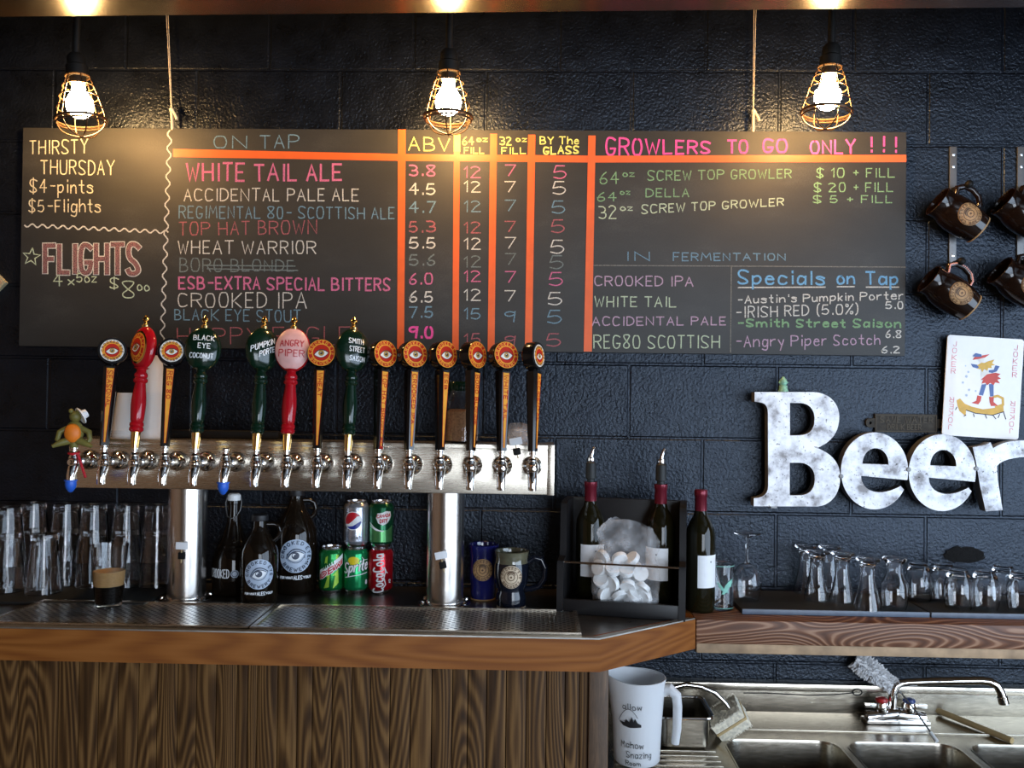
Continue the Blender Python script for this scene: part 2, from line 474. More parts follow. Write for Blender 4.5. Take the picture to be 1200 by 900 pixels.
    def build(s, name, parent=None, flat=False):
        me = bpy.data.meshes.new(name)
        me.from_pydata([tuple(p) for p in s.v], [], s.f)
        for m in s.mats: me.materials.append(m)
        me.polygons.foreach_set('material_index', s.mi)
        bm = bmesh.new(); bm.from_mesh(me)
        bmesh.ops.remove_doubles(bm, verts=bm.verts[:], dist=1e-6) if not flat else None
        if not flat: bmesh.ops.recalc_face_normals(bm, faces=bm.faces[:])
        bm.to_mesh(me); bm.free()
        if not flat:
            me.polygons.foreach_set('use_smooth', [True]*len(me.polygons))
            try: me.set_sharp_from_angle(angle=math.radians(38))
            except Exception: pass
        me.update()
        o = bpy.data.objects.new(name, me); COL.objects.link(o)
        if parent is not None: o.parent = parent
        return o

def tag(o, label, cat, group=None, kind=None):
    o['label'] = label; o['category'] = cat
    if group: o['group'] = group
    if kind: o['kind'] = kind
    return o
def thing(name, label, cat, loc=(0, 0, 0), group=None, rot=None):
    o = bpy.data.objects.new(name, None); COL.objects.link(o)
    o.empty_display_size = .02; o.location = loc
    if rot is not None:
        o.rotation_euler = rot.to_euler() if isinstance(rot, Matrix) else rot
    return tag(o, label, cat, group)
def dup(root, loc, label=None, group=None, rot=None):
    def cp(o, par):
        c = o.copy(); COL.objects.link(c)
        if par is not None: c.parent = par
        for ch in list(o.children): cp(ch, c)
        return c
    r = cp(root, None); r.location = loc
    if label: r['label'] = label
    if group: r['group'] = group
    if rot is not None: r.rotation_euler = rot.to_euler() if isinstance(rot, Matrix) else rot
    return r
def struct(name, mb, label=None):
    o = mb.build(name); o['kind'] = 'structure'
    if label: o['label'] = label; o['category'] = name.split('_')[0]
    return o

# mappings (u right, v up, w out of the surface)
def plane_map(o, ux=(1, 0, 0), uz=(0, 0, 1)):
    o = Vector(o); ux = Vector(ux).normalized(); uz = Vector(uz).normalized(); n = ux.cross(uz)   # (1,0,0)x(0,0,1) = (0,-1,0)
    return lambda u, v, w=0.0: o+ux*u+uz*v+n*w
def cyl_map(r, z0=0.0, a0=0.0):
    """on a cylinder about local z; u = arc length, centre facing -Y turned by a0"""
    return lambda u, v, w=0.0: Vector(((r+w)*math.sin(u/r+a0), -(r+w)*math.cos(u/r+a0), z0+v))

# ------------------------------------------------------------------ hand lettering (strokes on a grid: baseline 3, cap line b)
G = {
 'A': '03 3b 63|16 56', 'B': '03 0b|~0b 3b 5a 58 37 07|~07 47 66 64 43 03', 'C': '~6a 4b 1b 08 06 13 43 64', 'D': '03 0b|~0b 3b 69 65 33 03',
 'E': '5b 0b 03 53|07 47', 'F': '5b 0b 03|07 47', 'G': '~6a 4b 1b 07 13 53 66|66 36', 'H': '03 0b|63 6b|07 67', 'I': '1b 13', 'J': '~4b 44 33 13 05',
 'K': '03 0b|6b 06|26 63', 'L': '0b 03 53', 'M': '03 1b 46 7b 83', 'N': '03 0b 63 6b', 'O': '~3b 1b 08 06 13 33 53 66 68 5b 3b',
 'P': '03 0b|~0b 4b 6a 68 47 07', 'Q': '~3b 1b 08 06 13 33 53 66 68 5b 3b|44 72', 'R': '03 0b|~0b 4b 6a 68 47 07|37 63', 'S': '~6a 4b 1b 09 17 46 64 43 13 04',
 'T': '0b 6b|3b 33', 'U': '~0b 05 13 53 65 6b', 'V': '0b 33 6b', 'W': '0b 23 49 63 8b', 'X': '0b 63|6b 03', 'Y': '0b 37 6b|37 33', 'Z': '0b 6b 03 63',
 '0': '~3b 1b 07 13 33 53 67 5b 3b', '1': '09 2b 23', '2': '~0a 1b 4b 69 37 03|03 63', '3': '~0b 4b 69 47 27|~27 67 64 33 04', '4': '4b 06 66|43 4b',
 '5': '5b 1b 07|~07 48 66 54 33 04', '6': '~5b 29 05 13 43 65 47 06', '7': '0b 6b 23', '8': '~37 0a 1b 5b 6a 37 05 13 53 65 37', '9': '~6a 3b 0a 08 37 69|6b 53',
 '$': '~6a 4b 1b 09 17 46 64 43 13 04|3c 32', '-': '17 57', '+': '17 57|39 35', '.': '13 14', '!': '1b 16|14 13', "'": '1b 19', '/': '03 6b',
 '(': '~3c 1a 14 32', ')': '~0c 2a 24 02', '%': '03 6b|~0b 2b 29 09 0b|~45 65 63 43 45', '?': '~0a 2b 5a 37 25|24 23',
 'a': '~57 38 18 05 13 33 55|58 53', 'c': '~57 38 18 05 13 43 54', 'd': '~57 38 18 05 13 33 55|5b 53', 'e': '06 56|~56 48 18 05 13 43 54', 'f': '~4b 2b 19 13|07 37',
 'g': '~57 38 18 05 13 43 56|~58 51 30 01', 'h': '0b 03|~06 28 48 56 53', 'i': '18 13|1a 1b', 'k': '0b 03|48 05|16 43', 'l': '1b 13',
 'm': '08 03|~06 18 38 46 43|~46 58 78 86 83', 'n': '08 03|~06 28 48 56 53', 'o': '~38 18 06 05 13 33 54 56 38', 'p': '08 00|~07 28 48 56 44 23 04',
 'r': '08 03|~06 28 48', 's': '~57 38 18 07 46 54 43 13 04', 't': '2b 24 33 43|08 48', 'u': '~08 04 13 33 55|58 53', 'w': '08 13 37 53 68', 'x': '08 53|58 03',
 'y': '08 34|58 20', 'z': '08 58 03 53', 'b': '0b 03|~06 28 48 56 44 23 04', 'v': '08 33 58',
}
def smooth(p):
    for _ in range(2):
        q = [p[0]]
        for a, b in zip(p[:-1], p[1:]):
            q.append((a[0]*.75+b[0]*.25, a[1]*.75+b[1]*.25)); q.append((a[0]*.25+b[0]*.75, a[1]*.25+b[1]*.75))
        q.append(p[-1]); p = q
    return p
def glyph(c):
    out = []; mx = 0
    for st in G.get(c, '').split('|'):
        if not st: continue
        cur = st[0] == '~'
        p = [(int(t[0], 16), int(t[1], 16)-3) for t in st.lstrip('~').split()]
        mx = max(mx, max(a for a, b in p))
        out.append(smooth(p) if cur else p)
    return out, mx
def strokes(text, jit=0.0, gap=2.7):
    """list of (strokes, x0, width) in grid units, total width"""
    x = 0; res = []
    for c in text:
        if c == ' ': x += 4.2; continue
        st, w = glyph(c)
        k = 1+random.uniform(-jit, jit); dy = random.uniform(-jit, jit)*2.5; sh = random.uniform(-jit, jit)*.8
        res.append(([[(x+a*k+b*sh*.3, b*(1+sh*.5)+dy) for a, b in s_] for s_ in st], x, w))
        x += w*k+gap
    return res, max(x-gap, .1)
def text2d(text, u0, u1, v0, v1, jit=0.0):
    """polylines filling the box; v0 baseline"""
    res, w = strokes(text, jit)
    k = (u1-u0)/w; h = (v1-v0)/8
    return [[(u0+a*k, v0+b*h) for a, b in s_] for r in res for s_ in r[0]]
def arc_text(mb, text, R, size, centre_deg, mp, hw, cu=0, cv=0, inward=False, w=0.0, spread=1.0, step=None):
    res, tot = strokes(text); k = size/8
    for sts, x0, wd in res:
        mid = x0+wd/2
        for s_ in sts:
            pts = []
            for a, b in s_:
                ang = (mid-tot/2)*k*spread/R
                lx = (a-mid)*k*min(1, spread); ly = b*k
                if not inward:
                    th = math.radians(centre_deg)-ang
                    rx, ry = math.cos(th), math.sin(th)
                    pts.append((cu+rx*(R+ly)+ry*lx, cv+ry*(R+ly)-rx*lx))
                else:
                    th = math.radians(centre_deg)+ang
                    rx, ry = math.cos(th), math.sin(th)
                    pts.append((cu+rx*(R-ly)-ry*lx, cv+ry*(R-ly)+rx*lx))
            mb.stroke(pts, hw, mp, w, step=step)
def almond(cu, cv, a, b, tilt=0.0, n=14):
    p = []
    for i in range(n+1):
        t = -1+2*i/n; p.append((t*a, b*(1-t*t)))
    for i in range(1, n):
        t = 1-2*i/n; p.append((t*a, -b*(1-t*t)))
    c, s_ = math.cos(tilt), math.sin(tilt)
    return [(cu+x*c-y*s_, cv+x*s_+y*c) for x, y in p]
def circ(cu, cv, r, n=24, rv=None, a0=0, a1=2*PI):
    rv = rv or r
    return [(cu+r*math.cos(a0+(a1-a0)*i/n), cv+rv*math.sin(a0+(a1-a0)*i/n)) for i in range(n if a1-a0 > 6.28 else n+1)]
def badge(mb, R, mp, style='red', w=0.0, step=None):
    e = .00025*max(1, R/.03)
    ringc, bg, txt = {'red': ('byel', 'bred', 'bdark'), 'white': ('bwhite', 'bred', 'bdark'), 'blue': ('gblue', 'gblue', 'gnavy'), 'tan': ('tan', 'tan', 'tand'), 'cream': ('cream', 'cream', 'tand')}[style]
    mb.use(ringc).disc(0, 0, R, mp, w)
    if style == 'white': mb.use('byel').ring(0, 0, R*.62, R*.86, mp, w+e)
    if style in ('red', 'white'): mb.use('bred').ring(0, 0, R*.70, R*.95 if style == 'red' else R*.72, mp, w+e*1.0)
    if style == 'red': mb.use('byel').ring(0, 0, R*.62, R*.68, mp, w+e*1.5)
    if style != 'blue': mb.use(bg).disc(0, 0, R*.62, mp, w+e*2)
    mb.use(txt)
    if style in ('tan', 'cream'): mb.ring(0, 0, R*.93, R*.97, mp, w+e*2)
    t_ = 'byel' if style == 'red' else txt
    mb.use(t_ if style != 'red' else 'byel')
    arc_text(mb, 'CROOKED EYE', R*.72, R*.19, 90, mp, R*.022, w=w+e*2.5, spread=1.25, step=step)
    arc_text(mb, 'BREWERY', R*.91, R*.19, 270, mp, R*.022, inward=True, w=w+e*2.5, spread=1.35, step=step)
    tl = .28
    if style == 'blue':
        mb.use('gnavy').poly([almond(0, .02*R, R*.62, R*.44, tl)], mp, w+e*2.2, dense=step)
        mb.use('gblue').poly([almond(0, .0*R, R*.57, R*.38, tl)], mp, w+e*2.8, dense=step)
        mb.use('gnavy').poly([almond(-.02*R, .0, R*.52, R*.32, tl)], mp, w+e*3.2, dense=step)
        mb.use('gwhite').poly([almond(.01*R, -.02*R, R*.47, R*.27, tl)], mp, w+e*3.8, dense=step)
        mb.use('gnavy').disc(-.02*R, .03*R, R*.22, mp, w+e*4.4, n=20)
        mb.use('gwhite').disc(-.10*R, .06*R, R*.10, mp, w+e*5, n=14)
        mb.use('gnavy').disc(-.02*R, .0*R, R*.10, mp, w+e*5.4, n=14)
    elif style in ('tan', 'cream'):
        mb.use('tand').ring(0, 0, R*.55, R*.60, mp, w+e*2.5)
        mb.use('tand').ring(0, 0, R*.26, R*.33, mp, w+e*2.6)
        mb.disc(0, 0, R*.09, mp, w+e*2.6, n=14)
        for k in range(3): mb.stroke(circ(0, .02*R*k, R*(.40+.03*k), 14, None, .5+k*.2, 2.6-k*.2), R*.03, mp, w+e*2.7)
    else:
        mb.use('bdark').poly([almond(0, -.06*R, R*.56, R*.33, tl*.6)], mp, w+e*2.6)
        mb.use('bwhite').poly([almond(0, -.08*R, R*.50, R*.26, tl*.6)], mp, w+e*3.2)
        mb.use('biris').disc(0, -.03*R, R*.22, mp, w+e*3.8, n=20)
        mb.use('ink').disc(0, -.03*R, R*.10, mp, w+e*4.4, n=14)
        mb.use('bwhite').disc(-.04*R, .02*R, R*.035, mp, w+e*5, n=10)
# ------------------------------------------------------------------ the room
XL, XR, YF = -2.6, 2.6, -5.5
struct('wall_back', MB('wall').box(XL, XR, 0, .1, 0, 2.8))
b = MB('room').box(XL-.1, XL, YF, 0, 0, 2.8); struct('wall_left', b)
b = MB('room')                                    # right wall around its window
b.box(XR, XR+.1, YF, -5.22, 0, 2.8).box(XR, XR+.1, -.98, 0, 0, 2.8).box(XR, XR+.1, -5.22, -.98, 0, .48).box(XR, XR+.1, -5.22, -.98, 2.32, 2.8)
struct('wall_right', b)
b = MB('room')                                    # street wall behind the camera
b.box(XL, .52, YF-.1, YF, 0, 2.8).box(2.58, XR+.1, YF-.1, YF, 0, 2.8).box(.52, 2.58, YF-.1, YF, 0, .28).box(.52, 2.58, YF-.1, YF, 2.22, 2.8)
struct('wall_front', b)
def window(name, p0, p1, axis):
    b = MB('frame'); t = .04
    if axis == 'x':     # in the front wall
        (x0, z0), (x1, z1) = p0, p1
        y0, y1 = YF-.02, YF+.03
        for a, c in ((x0, x0+t), (x1-t, x1), ((x0+x1)/2-t/2, (x0+x1)/2+t/2)): b.box(a, c, y0, y1, z0, z1)
        for a, c in ((z0, z0+t), (z1-t, z1)): b.box(x0, x1, y0, y1, a, c)
    else:
        (y0, z0), (y1, z1) = p0, p1
        x0, x1 = XR-.03, XR+.02
        for a, c in ((y0, y0+t), (y1-t, y1), ((y0+y1)/2-t/2, (y0+y1)/2+t/2)): b.box(x0, x1, a, c, z0, z1)
        for a, c in ((z0, z0+t), (z1-t, z1)): b.box(x0, x1, y0, y1, a, c)
    struct(name, b)
window('window_1', (-5.22, .48), (-.98, 2.32), 'y')
window('window_2', (.52, .28), (2.58, 2.22), 'x')
struct('floor', MB('floor').box(XL, XR, YF, 0, -.1, 0))
ZCE = 2.75
struct('ceiling', MB('ceiling').box(XL-.1, XR+.1, YF-.1, .1, ZCE, ZCE+.1))
# glossy dark soffit board hanging below the ceiling, a little in front of the wall
YSO = -.40
pl0, pr0 = onY(0, 19.5, YSO), onY(1200, 8.5, YSO)
def zso(x): return pl0.z+(pr0.z-pl0.z)*(x-pl0.x)/(pr0.x-pl0.x)
b = MB('soffit')
vs = [(x, y, zso(x)+dz) for dz in (0, .05) for (x, y) in ((XL, YSO), (XR, YSO), (XR, -1.7), (XL, -1.7))]
b.add(vs, [[0, 1, 2, 3], [4, 7, 6, 5], [0, 4, 5, 1], [1, 5, 6, 2], [2, 6, 7, 3], [3, 7, 4, 0]])
struct('trim_2', b)
b = MB('patch'); c = onY(1130, 650, 0)
mp = plane_map((c.x, -.002, c.z))
random.seed(3)
lp = [(.055*math.cos(a)*random.uniform(.85, 1.1), .024*math.sin(a)*random.uniform(.8, 1.1)) for a in [2*PI*i/26 for i in range(26)]]
b.solid([lp], mp, -.004, .003)
struct('trim_1', b)

# ------------------------------------------------------------------ bar counter
YFR = onZ(703, 750, ZC).y
pc = onZ(703, 750, ZC); pd = onZ(815, 726, ZC)
TH = .070
def ztop(l, z): return [(x, y, z) for x, y in l]
bar = thing('bar_counter', 'steel topped bar counter with varnished brown wood edge and stained plank front', 'bar counter', (-.6, -.3, 0))
def atbar(mb): mb.T = Matrix.Translation((.6, .3, 0)); return mb
E_ = .032
dg = Vector((pd.x-pc.x, pd.y-pc.y, 0)).normalized(); nn = Vector((dg.y, -dg.x, 0))
inn = [(XL+.01, YFR+E_), (pc.x-E_*.45, YFR+E_), (pd.x-E_*1.0, pd.y+E_*.35), (pd.x-E_, -.004), (XL+.01, -.004)]
vmap = lambda u, v, w=0.0: Vector((u, v, w))
b = atbar(MB('counter'))
b.T = None
def put(mb): mb.v = [p-Vector((-.6, -.3, 0)) for p in mb.v]; return mb
b.solid([inn], vmap, ZC-.03, ZC)
put(b).build('steel_sheet', bar)
out = [(XL+.01, YFR), (pc.x, YFR), (pd.x, pd.y), (pd.x, -.004), (pd.x-E_, -.004), (pd.x-E_, pd.y+E_*.35), (pc.x-E_*.45, YFR+E_), (XL+.01, YFR+E_)]
b = MB('oak').solid([out], vmap, ZC-TH, ZC+.0002)
put(b).build('wood_edge', bar)
b = MB('edging')
e1, e2 = .0012, .018
b.solid([[(XL+.01, YFR+e1), (pc.x-e1*.45, YFR+e1), (pd.x-e1, pd.y+e1*.35), (pd.x-e2, pd.y+e2*.35), (pc.x-e2*.45, YFR+e2), (XL+.01, YFR+e2)]], vmap, ZC+.0003, ZC+.0035)
put(b).build('steel_edging', bar)
xpost = onY(690, 830, YFR+.03).x; xend = onY(713, 830, YFR+.03).x
b = MB('bead'); yb = YFR+.045
random.seed(11)
gx = [onY(px, 830, yb).x for px in (-260, -238, -214, -192, -169, -146, -122, -98, -75, -50, -26, -2, 21, 44, 68, 92, 115, 138, 162, 184, 208, 230, 253, 277, 290, 301, 325, 348, 366, 389, 412, 434, 457, 481, 506, 530, 548, 570, 593, 617, 640, 662, 679, 690)]
for a, c in zip(gx[:-1], gx[1:]):
    b.box(a+.0010, c-.0010, yb, yb+.02, .0, ZC-TH, .0011)
b.box(gx[0], gx[-1], yb+.012, yb+.03, .0, ZC-TH)
put(b).build('front_panel', bar)
b = MB('post').box(xpost, xend, yb-.012, yb+.09, 0, ZC-TH, .003)
put(b).build('corner_post', bar)
b = MB('post').box(xend-.02, xend, yb+.09, -.01, 0, ZC-TH)
put(b).build('end_panel', bar)

# drip trays (perforated steel)
zt = ZC+.006
def tray(name, l, label):
    c = Vector((sum(p[0] for p in l)/4, sum(p[1] for p in l)/4, ZC))
    t = thing(name, label, 'drip tray', c, 'perforated drip trays on the counter')
    mp = lambda u, v, w=0.0: Vector((u-c.x, v-c.y, w))
    MB('perf').solid([l], mp, .0005, .006, 'steel').build('perforated_plate', t)
    k = .010
    q = [(p[0]+(k if p[0] < c.x else -k), p[1]+(k if p[1] < c.y else -k)) for p in l]
    MB('steel').solid([l, q], mp, .0002, .0095).build('rolled_rim', t)
y0 = max(onZ(400, 744.5, zt).y, YFR+.0195); y1 = onZ(500, 712, zt).y
xa = onZ(42, 708, zt).x; xb_ = onZ(322, 711, zt).x; xc_ = onZ(676, 717, zt).x
tray('drip_tray', [(xa-.02, y0), (xb_-.002, y0), (xb_-.002, y1), (xa, y1)], 'left perforated steel drip tray carrying the glass of dark beer')
tray('drip_tray', [(xb_+.002, y0), (xc_, y0), (xc_, y1), (xb_+.002, y1)], 'empty right perforated steel drip tray in front of the soda cans and mugs')

# ------------------------------------------------------------------ wall shelf and mats
yS = onZ(818, 725, ZC).y; yS2 = onZ(1200, 734, ZC).y
ysh = (yS+yS2)/2
sh = thing('wall_shelf', 'thick figured wood shelf slab with raw lower edge under the tasting glasses', 'shelf', (1.5, -.15, ZC-.04))
b = MB('shelfw'); d0 = Vector((1.5, -.15, ZC-.04))
b.box(pd.x+.002-d0.x, XR-.03-d0.x, ysh-d0.y, -.004-d0.y, ZC-.058-d0.z, ZC-.0005-d0.z, .004)
b.build('slab', sh)
b = MB('raw').box(pd.x+.004-d0.x, XR-.03-d0.x, ysh+.006-d0.y, -.02-d0.y, ZC-.083-d0.z, ZC-.058-d0.z, .006)
b.build('raw_lower_edge', sh)
def mat_(x0, x1, yf, label):
    c = Vector(((x0+x1)/2, yf/2, ZC))
    t = thing('bar_mat', label, 'bar mat', c, 'rubber mats under the glasses')
    MB('rubber').box(x0-c.x, x1-c.x, yf+.006-c.y, -.03-c.y, 0.0002, .012, .002).build('mat_top', t)
    MB('bluegrey').box(x0-c.x, x1-c.x, yf-c.y, yf+.006-c.y, 0.0002, .013, .001).build('front_lip', t)
ym = onZ(980, 722, ZC).y
mat_(onZ(868, 718, ZC).x, onZ(1086, 722, ZC).x, ym, 'black bar mat with grey lip under the footed tasting glasses')
mat_(onZ(1088, 722, ZC).x, onZ(1290, 724, ZC).x, ym, 'black bar mat with grey lip under the stemless glasses, far right')
yl0 = onZ(60, 709.5, ZC).y
t = thing('bar_mat', 'black rubber bar mat under the upside-down pint glasses left of the steel column', 'bar mat', (-1.35, -.16, ZC), 'rubber mats under the glasses')
MB('rubber').box(-.55, .40, yl0+.16, .125, 0.0002, .008, .002).build('mat_top', t)

# ------------------------------------------------------------------ chalkboard
BX, BZ, BW, BH = -1.42995, 1.6+.11895-.6096*0, 2.4384, .6096
BZ = 1.6+.11895
YB = -.02521
cb = thing('chalkboard', 'long charcoal chalkboard beer menu with orange tape columns and coloured chalk lettering', 'chalkboard', (BX+BW/2, -.014, BZ+BH/2))
O = Vector(cb.location)
def rel(mb): mb.v = [p-O for p in mb.v]; return mb
rel(MB('board').box(BX, BX+BW, YB, -.004, BZ, BZ+BH, .0012)).build('board_panel', cb)
def bp(px, py):
    p = onY(px, py, YB); return (p.x, p.z)
bmap = lambda u, v, w=0.0: Vector((u, YB-w, v))
def tape(pts, m='tape', w=.0006):
    b = MB(m); b.solid([[bp(*p) for p in pts]], bmap, .0001, w); rel(b).build('tape_strip', cb)
tape([(203, 174.5), (470, 180.5), (700, 182.5), (1062, 181.5), (1062, 190), (700, 190.5), (470, 188.5), (203, 184)])
for x0, x1, yt, x2, x3, yb2 in ((466.5, 475.5, 152, 465.5, 473.5, 409), (532, 539, 157, 530, 537.5, 410), (574.5, 582.5, 157, 571.5, 579.5, 412), (619, 627.5, 158, 615, 623.5, 412), (689.5, 698, 159, 684, 693.5, 412)):
    tape([(x0, yt), (x1, yt), (x3, yb2), (x2, yb2)], w=.0012)
tape([(532, 158), (539.5, 158), (539.3, 178), (532, 178)], 'tape_glare', .0016)  # lamp glare painted as a yellow piece over the top of the orange column
random.seed(21)
def write(text, x0, x1, yt, yb, col, yt1=None, yb1=None, hw=.0016, jit=.085, extra=None, label=True):
    """text in the photograph's box: left x0, right x1, cap line yt (yt1 at the right end), baseline yb (yb1)"""
    b = MB(CH[col])
    yt1 = yt if yt1 is None else yt1; yb1 = yb if yb1 is None else yb1
    for pl in text2d(text, 0, 1, 0, 1, jit):
        q = []
        for u, v in pl:
            v = .04+.92*v
            px = x0+(x1-x0)*u
            a = yb+(yb1-yb)*u; c = yt+(yt1-yt)*u
            q.append(bp(px, a+(c-a)*v))
        b.stroke(q, hw, bmap, .0005)
    for pl in extra or []:
        b.stroke([bp(*p) for p in pl], hw, bmap, .0005)
    o = rel(b).build('chalk_lettering', cb, flat=True)
    if label: o['label'] = col.replace('hot', 'bright pink').replace('sky', 'bright blue')+' chalk writing "'+text+'"'
    return o
write('THIRSTY', 35, 103, 165, 181, 'cream', 162, 180)
write('THURSDAY', 48, 134, 187, 204, 'cream', 188, 206)
write('$4-pints', 35, 109, 210, 226, 'cream', 211, 227)
write('$5-Flights', 34, 118, 234, 249, 'cream', 233, 249)
def wavy(p0, p1, n, amp):
    q = []
    for i in range(n*6+1):
        t = i/(n*6); dx, dy = p1[0]-p0[0], p1[1]-p0[1]; L = math.hypot(dx, dy)
        s_ = amp*math.sin(t*n*2*PI)
        q.append((p0[0]+dx*t-dy/L*s_, p0[1]+dy*t+dx/L*s_))
    return q
def marks(lines, col, hw=.0018, label=None):
    b = MB(CH[col])
    for l in lines: b.stroke([bp(*p) for p in l], hw, bmap, .0005)
    o = rel(b).build('chalk_line', cb, flat=True)
    if label: o['label'] = label
marks([wavy((199, 153), (190, 402), 15, 2.6)], 'white', label='wavy white chalk divider running down the board')
marks([wavy((29, 264), (197, 272), 14, 2.0)], 'white', label='wavy white chalk line under the weekday offer')
st = []
for i in range(11):
    r = 10.5 if i % 2 == 0 else 4.4; a = -PI/2+i*PI/5+.12
    st.append((37+r*math.cos(a), 301+r*math.sin(a)))
marks([st], 'mint', .0016, 'pale green chalk star')
for nm, hw_, ww in (('white', .0088, .0003), ('rose', .0062, .0009)):
    b = MB(CH[nm])
    for pl in text2d('FLIGHTS', 0, 1, 0, 1, 0):
        b.stroke([bp(53+110*u, (319+2*u)-(31+4*u)*v) for u, v in pl], hw_, bmap, ww)
    o = rel(b).build('chalk_lettering', cb, flat=True); o['label'] = 'block letters "FLIGHTS", '+('white chalk outline' if nm == 'white' else 'dusky red chalk filling')
write('4', 63, 73, 320, 336, 'mint'); write('x', 80, 87, 323, 334, 'mint'); write('5oz', 90, 113, 320, 331, 'mint')
write('$', 129, 139, 325, 338, 'mint'); write('8', 143, 158, 328, 350, 'mint'); write('oo', 161, 175, 330, 341, 'mint')
write('ON', 251, 289, 159, 174, 'blue'); write('TAP', 305, 350, 158, 174.5, 'blue')
write('WHITE TAIL ALE', 219, 400, 191, 213, 'pink', 192, 212, .0030)
write('ACCIDENTAL PALE ALE', 216, 420, 221, 236, 'white', 221, 236)
write('REGIMENTAL 80- SCOTTISH ALE', 210, 462, 241, 256, 'blue', 243, 257)
write('TOP HAT BROWN', 210, 371, 260, 276, 'red', 258, 275)
write('WHEAT WARRIOR', 209, 370, 282, 298, 'white', 282, 298)
write('BORO BLONDE', 211, 344, 302, 319, 'grey', 305, 318, extra=[[(243, 311), (346, 312)], [(243, 315), (349, 317)]])
write('ESB-EXTRA SPECIAL BITTERS', 210, 457, 324, 339, 'pink', 326, 341, .0025)
write('CROOKED IPA', 209, 359, 343, 360, 'white', 342, 362)
write('BLACK EYE STOUT', 205, 352, 362, 375, 'blue', 363, 378)
write('HOPPY EAGLE', 208, 410, 384, 404, 'red', 382, 405)
write('ABV', 479, 527, 160, 177, 'yellow', 162, 178)
write('64', 542, 555, 160, 170, 'yellow'); write('oz', 559, 571, 160, 166, 'yellow'); write('FILL', 544, 567, 173, 180, 'yellow')
write('32', 586, 599, 160, 170, 'yellow'); write('oz', 605, 617, 160, 166, 'yellow'); write('FILL', 588, 616, 173, 180.5, 'yellow')
write('BY The', 633, 678, 160, 169, 'yellow'); write('GLASS', 637, 678, 172, 181, 'yellow', 171, 180, .0022)
RC = ['pink', 'white', 'blue', 'red', 'white', 'grey', 'pink', 'white', 'blue', 'hot']
AB = ['3.8', '4.5', '4.7', '5.3', '5.5', '5.6', '6.0', '6.5', '7.5', '9.0']
ya = [200, 222, 243, 266, 285, 305, 327, 348, 366, 390]
yb_ = [202, 219, 242, 267, 286, 307, 324, 346, 368, 398]
yc_ = [200, 219, 241, 266, 285, 304, 325, 347, 371, 400]
yd_ = [202, 221, 243, 266, 290, 308, 328, 350, 372, 399]
for i, c in enumerate(RC):
    g = 'pink' if c == 'red' else c
    write(AB[i], 480, 510-(3 if i > 5 else 0), ya[i]-7, ya[i]+6.5, g if i != 3 else 'red', hw=.0032 if i == 9 else .0021)
    c2 = 'red' if c == 'hot' else c
    write('12' if i < 8 else '15', 544, 563, yb_[i]-7, yb_[i]+6.5, c2)
    write('7' if i < 8 else '9', 592, 604, yc_[i]-7, yc_[i]+6.5, c2)
    write('5', 649-i*.9, 664-i*.7, yd_[i]-8.5, yd_[i]+8, c2)
write('GROWLERS', 710, 832, 161, 183, 'hot', 166, 180, .0028)
write('TO', 853, 876, 164, 180, 'hot', hw=.0026); write('GO', 894, 922, 163, 179, 'hot', hw=.0028); write('ONLY', 950, 1002, 165, 180, 'hot', 163, 181, .0026); write('!!!', 1018, 1050, 160, 179, 'hot', hw=.0026)
write('64', 703, 725, 201, 216, 'green'); write('oz', 730, 743, 200, 207, 'green', hw=.0016); write('SCREW TOP GROWLER', 759, 927, 200, 212, 'green', 198, 209); write('$ 10 + FILL', 957, 1048, 197, 208, 'green')
write('64', 700, 722, 225, 236, 'green'); write('oz', 727, 738, 222, 228, 'green', hw=.0016); write('DELLA', 757, 807, 221, 231, 'green'); write('$ 20 + FILL', 954, 1046, 214, 225, 'green')
write('32', 702, 722, 241, 257, 'mint'); write('oz', 727, 741, 240, 247, 'mint', hw=.0016); write('SCREW TOP GROWLER', 752, 918, 240, 251, 'mint', 232, 241); write('$ 5 + FILL', 953, 1045, 229, 238, 'green')
write('IN', 733, 761, 295, 306, 'blue'); write('FERMENTATION', 789, 920, 296, 306, 'blue', 297, 305)
marks([[(694, 311), (1061, 313)]], 'faint', .0014, 'thin chalk line across the right panel'); marks([[(857, 313), (856, 413)]], 'faint', .0014, 'thin upright chalk line between the two lower lists')
write('CROOKED IPA', 697, 812, 323, 335, 'lilac', 324, 336); write('WHITE TAIL', 697, 792, 347, 360, 'mint', 348, 360)
write('ACCIDENTAL PALE', 694, 850, 371, 382, 'lilac', 371, 381); write('REG80 SCOTTISH', 696, 843, 392, 409, 'mint', 393, 408)
write('Specials', 865, 966, 316, 333, 'sky', 318, 334, .0026); write('on', 981, 1001, 318, 333, 'sky', hw=.0026); write('Tap', 1015, 1052, 318, 334, 'sky', hw=.0026)
marks([[(865, 337), (967, 336.5)], [(981, 336), (1001, 336)], [(1015, 336.5), (1053, 336.5)]], 'white', .0016, 'white chalk underline below the specials heading')
write("-Austin's Pumpkin Porter", 864, 1058, 347, 356, 'white', 341, 351); write('5.0', 1038, 1058, 353, 362, 'white')
write('-IRISH RED (5.0%)', 862, 1005, 359, 373, 'white', 356, 368)
write('-Smith Street Saison', 864, 1055, 374, 383, 'green', 374, 384, .0024); write('6.8', 1038, 1056, 387, 396, 'white')
write('-Angry Piper Scotch', 862, 1031, 393, 407, 'lilac', 392, 404); write('6.2', 1033, 1054, 406, 414, 'white')

